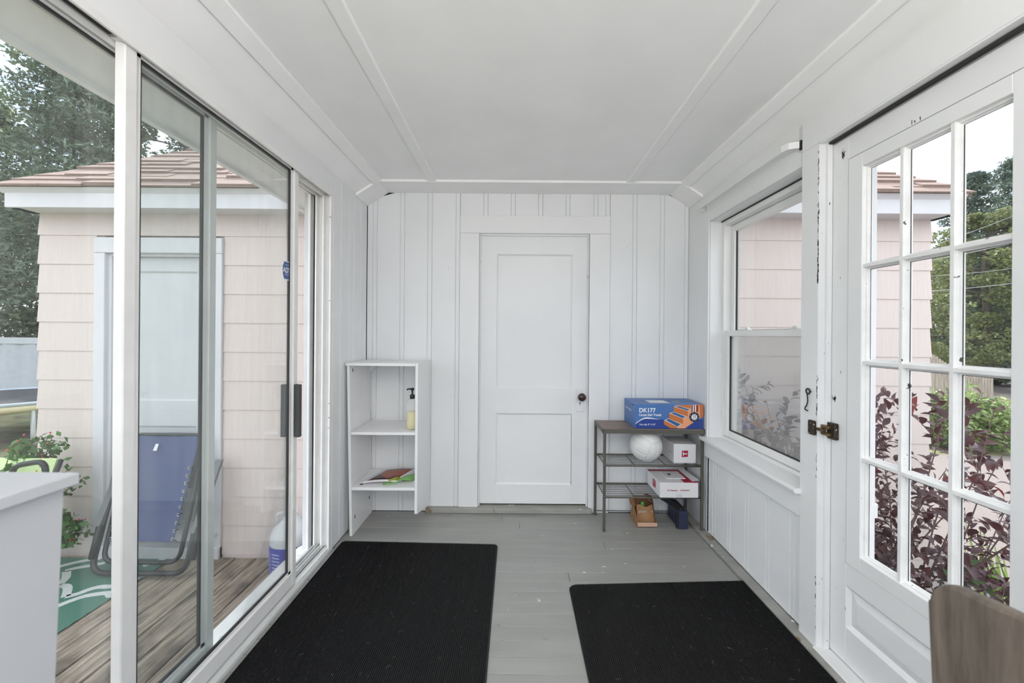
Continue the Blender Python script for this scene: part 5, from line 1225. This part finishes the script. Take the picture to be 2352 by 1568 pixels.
tree('hemlock_tree', 'hemlock filling the gap behind the trampoline', (-16.2, 12.6), 9.0, 2.6, 1, 18000, 0.16, 0.03, blobs=64)

# ================================================================== RIGHT GARDEN
tree('pine_tree', 'tall pine at the right edge behind the utility wires', (18.2, 14.9), 8.6, 2.3, 2, 24000, 0.15, 0.10, blobs=70)
tree('pine_tree', 'slender pine just right of the house roof corner', (19.9, 18.0), 9.2, 2.2, 2, 20000, 0.16, 0.25, blobs=57)
tree('maple_tree', 'yellow green maple behind the picket fence', (16.6, 14.6), 6.4, 2.2, 3, 22000, 0.12, 0.10, blobs=60)
tree('maple_tree', 'dark leafy tree behind the rhododendron and fence', (18.8, 17.4), 6.0, 2.6, 0, 22000, 0.13, 0.05, blobs=60)
tree('maple_tree', 'broad green tree far right beyond the road', (24.5, 19.5), 7.6, 3.2, 0, 20000, 0.15, 0.05, blobs=60)
tree('hedge_shrub', 'clipped dark green hedge at the road edge', (23.4, 20.6), 2.6, 2.4, 0, 12000, 0.12, 0.05, cat='hedge', blobs=26)
tree('hedge_shrub', 'pale green shrub left of the dark hedge', (19.6, 19.0), 2.2, 1.6, 3, 8000, 0.11, 0.05, cat='hedge', blobs=20)

# rhododendron
def shrub(name, label, c, rx, ry, h, n, size, mat, cat='shrub'):
    t = empty(name, (c[0], c[1], GZ0), label, cat)
    st = MB()
    for k in range(14):
        a = random.uniform(0,6.28); st.tube([(c[0],c[1],GZ0),(c[0]+0.3*rx*math.cos(a),c[1]+0.3*ry*math.sin(a),GZ0+0.45*h),(c[0]+0.75*rx*math.cos(a),c[1]+0.75*ry*math.sin(a),GZ0+0.8*h)], [0.018,0.012,0.005], 5)
    st.build('stems', stem_m, t, kind='stuff')
    d_ = rng.normal(size=(n,3)); d_ /= np.linalg.norm(d_,axis=1)[:,None]; d_[:,2] = np.abs(d_[:,2]); r_ = rng.uniform(0.55,1.0,n)[:,None]
    lump = 1+0.16*np.sin(d_[:,:1]*7+1)*np.cos(d_[:,1:2]*6)
    cen = np.array([c[0],c[1],GZ0+0.06]) + d_*r_*lump*np.array([rx,ry,h])
    v, q = leaf_quads(cen, size, up=0.2, aspect=0.42); tri_mesh('foliage', v, q, mat, t, kind='stuff'); return t
rho = M('rhododendron_leaf', s2l(132,150,92), 0.35, vary=0.15, vscale=4, island=0.45, trans=0.3)
shrub('rhododendron', 'light green rhododendron on the lawn before the fence', (8.15, 7.55), 0.95, 0.7, 1.0, 5200, 0.11, rho)
shrub('rhododendron', 'small low rhododendron clump beside the larger one', (9.0, 7.75), 0.55, 0.5, 0.62, 2000, 0.10, rho)

# picket fence stepping down to the right
pf_ = empty('picket_fence', (12.3, 11.8, GZ0), 'weathered grey picket fence stepping down towards the road', 'fence')
fence_w = wood_mat('weathered_pickets', s2l(128,116,106), s2l(176,166,156), (8,8,0.8), 0.9, ring=4, bump=0.5)
nP = 26
for k in range(nP):
    t = k/(nP-1); x = 11.55+t*2.05; top = 1.02-0.80*min(1, t*1.55)
    if t > 0.55: top = 0.22-0.03*t
    top += random.uniform(-0.015,0.015); w = 0.070
    MB().prism([(x-w/2,11.80,GZ0+0.04),(x+w/2,11.80,GZ0+0.04),(x+w/2,11.80,top-0.05),(x,11.80,top),(x-w/2,11.80,top-0.05)], (0,0.018,0)).build('picket', fence_w, pf_)
for x, top in ((11.52,1.16),(12.62,0.30),(13.62,0.22)): MB().bbox(x-0.055, x+0.055, 11.82, 11.92, GZ0, top, 0.01).build('post', fence_w, pf_)
MB().bbox(11.5, 13.65, 11.822, 11.86, GZ0+0.18, GZ0+0.27, 0.004).build('rail', fence_w, pf_)
MB().hexa([(11.5,11.822,0.62),(11.5,11.86,0.62),(12.65,11.86,0.02),(12.65,11.822,0.02)], [(11.5,11.822,0.71),(11.5,11.86,0.71),(12.65,11.86,0.11),(12.65,11.822,0.11)]).build('rail', fence_w, pf_)
MB().bbox(12.65, 13.65, 11.822, 11.86, 0.02, 0.11, 0.004).build('rail', fence_w, pf_)
# red barn corner far off, white car on the road
bn = empty('red_shed', (29.5, 23.0, GZ0), 'dark red shed far behind the trees', 'shed')
red = M('barn_red', s2l(112,40,46), 0.8, vary=0.1)
MB().box(28.0, 33.0, 22.5, 26.0, GZ0, 2.1).build('wall', red, bn); MB().prism([(27.7,22.3,2.1),(33.3,22.3,2.1),(30.5,22.3,3.9)], (0,4.0,0)).build('roof', M('shed_roof', s2l(96,88,84), 0.9), bn)
car = empty('white_car', (20.4, 16.6, GZ0), 'white car parked on the road past the fence', 'car')
cp = M('white_car_paint', (0.78,0.79,0.80), 0.2); cgl = M('car_window', (0.05,0.06,0.07), 0.1); tyre = M('tyre', (0.02,0.02,0.02), 0.8)
CXc, CYc = 19.55, 15.9
m = MB(); m.prism([(CXc,CYc,GZ0+0.28),(CXc+4.3,CYc,GZ0+0.28),(CXc+4.3,CYc,GZ0+0.75),(CXc+3.9,CYc,GZ0+0.95),(CXc+3.2,CYc,GZ0+1.02),(CXc+2.6,CYc,GZ0+1.42),(CXc+1.1,CYc,GZ0+1.45),(CXc+0.5,CYc,GZ0+1.05),(CXc+0.05,CYc,GZ0+0.95)], (0,1.7,0)); m.build('body', cp, car)
MB().prism([(CXc+0.75,CYc-0.005,GZ0+1.02),(CXc+2.95,CYc-0.005,GZ0+1.02),(CXc+2.5,CYc-0.005,GZ0+1.36),(CXc+1.15,CYc-0.005,GZ0+1.38)], (0,0.004,0)).build('side_window', cgl, car)
for xx in (CXc+0.8, CXc+3.45):
    for yy in (CYc-0.01, CYc+1.52):
        m = MB(); m.prism([(xx+0.31*math.cos(2*math.pi*k/20), yy, GZ0+0.32+0.31*math.sin(2*math.pi*k/20)) for k in range(20)], (0,0.2,0)); m.build('wheel', tyre, car)
# utility wires
wire_m = M('grey_cable', (0.45,0.46,0.46), 0.6)
for k, (z0, z1, lab) in enumerate(((3.35,4.30,'thin cable strung highest in front of the pines'),(3.00,3.62,'grey cable second from the top in front of the trees'),(2.62,2.98,'thin grey cable third from the top before the trees'),(2.30,2.62,'lowest grey cable crossing in front of the maple'))):
    pts_ = [(9.3+(12.2-9.3)*t, 9.0+1.0*t, z0+(z1-z0)*t-0.06*t*(1-t)) for t in [-0.5+j*0.25 for j in range(13)]]
    top_mesh(MB().tube(pts_, 0.005 if k % 2 else 0.0035, 5), 'utility_wire', wire_m, lab, 'cable', 'utility cables beyond the garden')

# purple-leaved shrub outside the entrance
pl = empty('purple_shrub', (2.0, 2.15, GZ0), 'purple leaved shrub outside the glazed door and window', 'shrub')
pl_mats = [M('purple_leaf', s2l(86,44,46), 0.4, vary=0.2, vscale=30, trans=0.3), M('dusky_leaf', s2l(108,84,88), 0.4, vary=0.15, vscale=30, trans=0.2), M('red_leaf', s2l(136,50,50), 0.4, vary=0.2, vscale=30, trans=0.4)]
def leaf_mesh(mat, name='leaf'):
    L = 1.0; v = []; f = []
    prof = [(0.0,0.02),(0.15,0.17),(0.38,0.25),(0.62,0.22),(0.85,0.10),(1.0,0.0)]
    for t, w in prof:
        z = 0.10*math.sin(t*math.pi)-0.12*t*t
        v += [(t, -w, z+0.35*w), (t, 0, z), (t, w, z+0.35*w)]
    for i in range(len(prof)-1):
        a = 3*i; f += [(a,a+3,a+4,a+1),(a+1,a+4,a+5,a+2)]
    me = bpy.data.meshes.new(name); me.from_pydata(v, [], f); me.update(); me.materials.append(mat)
    me.polygons.foreach_set('use_smooth', [True]*len(me.polygons)); return me
leaf_me = [leaf_mesh(m_) for m_ in pl_mats]
stems = MB(); LV = []
R2 = random.Random(5)
def twig(p0, d, L, r, lv):
    pts_ = [Vector(p0)]; dd = Vector(d).normalized()
    nseg = 6
    for k in range(nseg):
        dd = (dd + Vector((R2.gauss(0,0.10), R2.gauss(0,0.10), R2.gauss(0.0,0.08)-(0.03 if lv else 0.05)))).normalized()
        pts_.append(pts_[-1]+dd*L/nseg)
    pts_ = [Vector((max(p.x,1.47), min(p.y,2.86), max(p.z,GZ0+0.03))) for p in pts_]
    stems.tube(pts_, [r*(1-0.8*k/nseg) for k in range(nseg+1)], 4)
    start = 2 if lv == 0 else 1
    for k in range(start, nseg+1):
        for s_ in (0,1):
            if lv == 0 and R2.random() < 0.25: continue
            a = R2.uniform(0,6.28); t = (pts_[k]-pts_[k-1]).normalized()
            side = t.orthogonal().normalized(); side = Matrix.Rotation(a,3,t) @ side
            LV.append((pts_[k]-t*L/nseg*0.5*s_, (side*0.9+t*0.6).normalized(), R2.uniform(0.042,0.072)))
    if lv < 1:
        for k in range(2, nseg):
            for _ in range(2 if k > 2 else 1):
                t = (pts_[k+1]-pts_[k]).normalized(); side = Matrix.Rotation(R2.uniform(0,6.28),3,t) @ t.orthogonal().normalized()
                twig(pts_[k], t*0.7+side*0.8, R2.uniform(0.22,0.42), 0.0022, 1)
for k in range(24):
    b_ = Vector((2.0+R2.gauss(0,0.12), 2.25+R2.gauss(0,0.12), GZ0))
    ang = R2.uniform(0,6.28); lean = R2.uniform(0.10,0.50)
    twig(b_, (lean*math.cos(ang), lean*math.sin(ang)*0.8, 1.0), R2.uniform(1.15,1.85), 0.009, 0)
for tgt in ((1.62,2.55,1.05),(1.72,2.62,1.22),(1.68,2.48,0.85),(1.60,2.30,0.75),(1.78,2.70,0.95),(2.35,1.75,0.95),(2.25,2.35,1.25),(2.6,1.9,0.7),(2.75,2.15,0.85),(2.5,1.55,0.55),(2.3,1.5,0.35),(1.95,2.5,1.22)):
    b_ = Vector((2.0+R2.gauss(0,0.08), 2.25+R2.gauss(0,0.08), GZ0)); d_ = Vector(tgt)-b_
    twig(b_, d_, d_.length, 0.008, 0)
stems.build('branches', M('shrub_stem', s2l(120,98,92), 0.8), pl)
def leaf_matrix(p, d, s_):
    x = Vector(d); up = Vector((R2.gauss(0,0.5), R2.gauss(0,0.5), 1)); y = up.cross(x).normalized(); z = x.cross(y)
    m_ = Matrix((x*s_, y*s_, z*s_)).transposed().to_4x4(); m_.translation = Vector(p); return m_
camv = Vector((0,0,CAM_H)); LV.sort(key=lambda e: (e[0]-camv).length-12*(e[2]))
rest_v = []; rest_f = []; rest = [MB(), MB()]
for i, (p, d, s_) in enumerate(LV):
    mi = 0 if R2.random() < 0.62 else (1 if R2.random() < 0.62 else 2)
    M4 = leaf_matrix(p, d, s_)
    if i < 300:
        ob = bpy.data.objects.new('leaf', leaf_me[mi]); COL.objects.link(ob); ob.parent = pl
        ob.matrix_basis = Matrix.Translation(-W(pl)) @ M4
    else:
        me = leaf_me[0]; rest[0 if mi == 0 else 1].add([M4 @ v_.co for v_ in me.vertices], [tuple(q.vertices) for q in me.polygons])
rest[0].build('purple_leaves', pl_mats[0], pl, True, kind='stuff'); rest[1].build('dusky_leaves', pl_mats[1], pl, True, kind='stuff')
print('purple leaves', len(LV))

# low flowering shrub with pale star flowers, and iris clumps
fs = shrub('flowering_shrub', 'low green shrub with pale lilac flowers below the glazed door', (1.98, 1.85), 0.42, 0.36, 0.80, 2600, 0.050, M('dark_leaf', s2l(74,96,58), 0.45, vary=0.2, vscale=10, island=0.4, trans=0.25))
lil = M('lilac_petal', s2l(214,196,212), 0.5, trans=0.3)
for k in range(16):
    a = R2.uniform(2.2,5.0); c_ = Vector((1.98+0.42*math.cos(a)*R2.uniform(0.4,1.05), 1.85+0.36*math.sin(a)*R2.uniform(0.4,1.05), GZ0+R2.uniform(0.55,0.90)))
    m = MB()
    for q in range(6):
        b_ = 2*math.pi*q/6; u_ = Vector((math.cos(b_), math.sin(b_)*0.5-0.4, math.sin(b_)*0.8)).normalized(); w_ = Vector((-math.sin(b_),0,math.cos(b_)))*0.004
        m.add([c_, c_+u_*0.018+w_, c_+u_*0.030, c_+u_*0.018-w_], [(0,1,2,3)])
    m.build('flower', lil, fs)
iris_m = M('iris_blade', s2l(166,190,108), 0.5, vary=0.15, vscale=6, trans=0.35)
for (cx, cy, hh, nb, lab) in ((2.98, 2.52, 0.88, 12, 'iris clump with pale green blades by the gravel'), (2.42, 1.78, 0.80, 14, 'bright green iris clump nearest the door right of the shrub')):
    ir = empty('iris_clump', (cx, cy, GZ0), lab, 'plant', 'iris clumps in the flower bed')
    for k in range(nb):
        a = R2.uniform(0,6.28); ln = R2.uniform(0.05,0.30); h_ = hh*R2.uniform(0.7,1.0); x0, y0 = cx+R2.gauss(0,0.06), cy+R2.gauss(0,0.05)
        dx, dy = math.cos(a), math.sin(a); w = 0.016; v = []; 
        for t in (0,0.35,0.7,1.0):
            px_, py_, pz_ = x0+dx*ln*t*t, y0+dy*ln*t*t, GZ0+h_*t*(1-0.08*t); ww = w*(1-t**3)+0.0008
            v += [(px_-dy*ww, py_+dx*ww, pz_), (px_+dy*ww, py_-dx*ww, pz_)]
        MB().add(v+[(x+0.002*dx, y+0.002*dy, z) for x,y,z in v], [(0,1,3,2),(2,3,5,4),(4,5,7,6),(8,10,11,9),(10,12,13,11),(12,14,15,13)]).build('blade', iris_m, ir)

# ================================================================== made-up floor lamp behind the viewpoint, added to brighten the room
fl2 = empty('fill_lamp', (0.10, -1.00, 0.0), 'made-up white uplighter behind the viewpoint, added to brighten the room', 'lamp')
MB().lathe([(0.13,0.0),(0.13,0.015),(0.02,0.03)], (0.10,-1.00,0.0005), 28).build('base', vinyl, fl2, True)
MB().tube([(0.10,-1.00,0.02),(0.10,-1.00,1.58)], 0.012, 10).build('pole', vinyl, fl2, True)
v = []; f = []; prof = [(0.02,1.57),(0.08,1.59),(0.14,1.64),(0.17,1.70),(0.165,1.70),(0.135,1.645),(0.075,1.60),(0.02,1.585)]; n_ = 28
for r_, z_ in prof:
    for k in range(n_): v.append((0.10+r_*math.cos(2*math.pi*k/n_), -1.00+r_*math.sin(2*math.pi*k/n_), z_))
f = [(i*n_+k, i*n_+(k+1) % n_, (i+1)*n_+(k+1) % n_, (i+1)*n_+k) for i in range(len(prof)-1) for k in range(n_)]
MB().add(v, f).build('bowl', vinyl, fl2, True)
ld = bpy.data.lights.new('fill_light', 'POINT'); ld.energy = 104; ld.shadow_soft_size = 0.05; ld.color = (1.0, 0.985, 0.965)  # added fill, aimed at the ceiling by the bowl
lo = bpy.data.objects.new('fill_light', ld); COL.objects.link(lo); lo.parent = fl2; lo.location = Vector((0.10,-1.00,1.68)) - W(fl2)
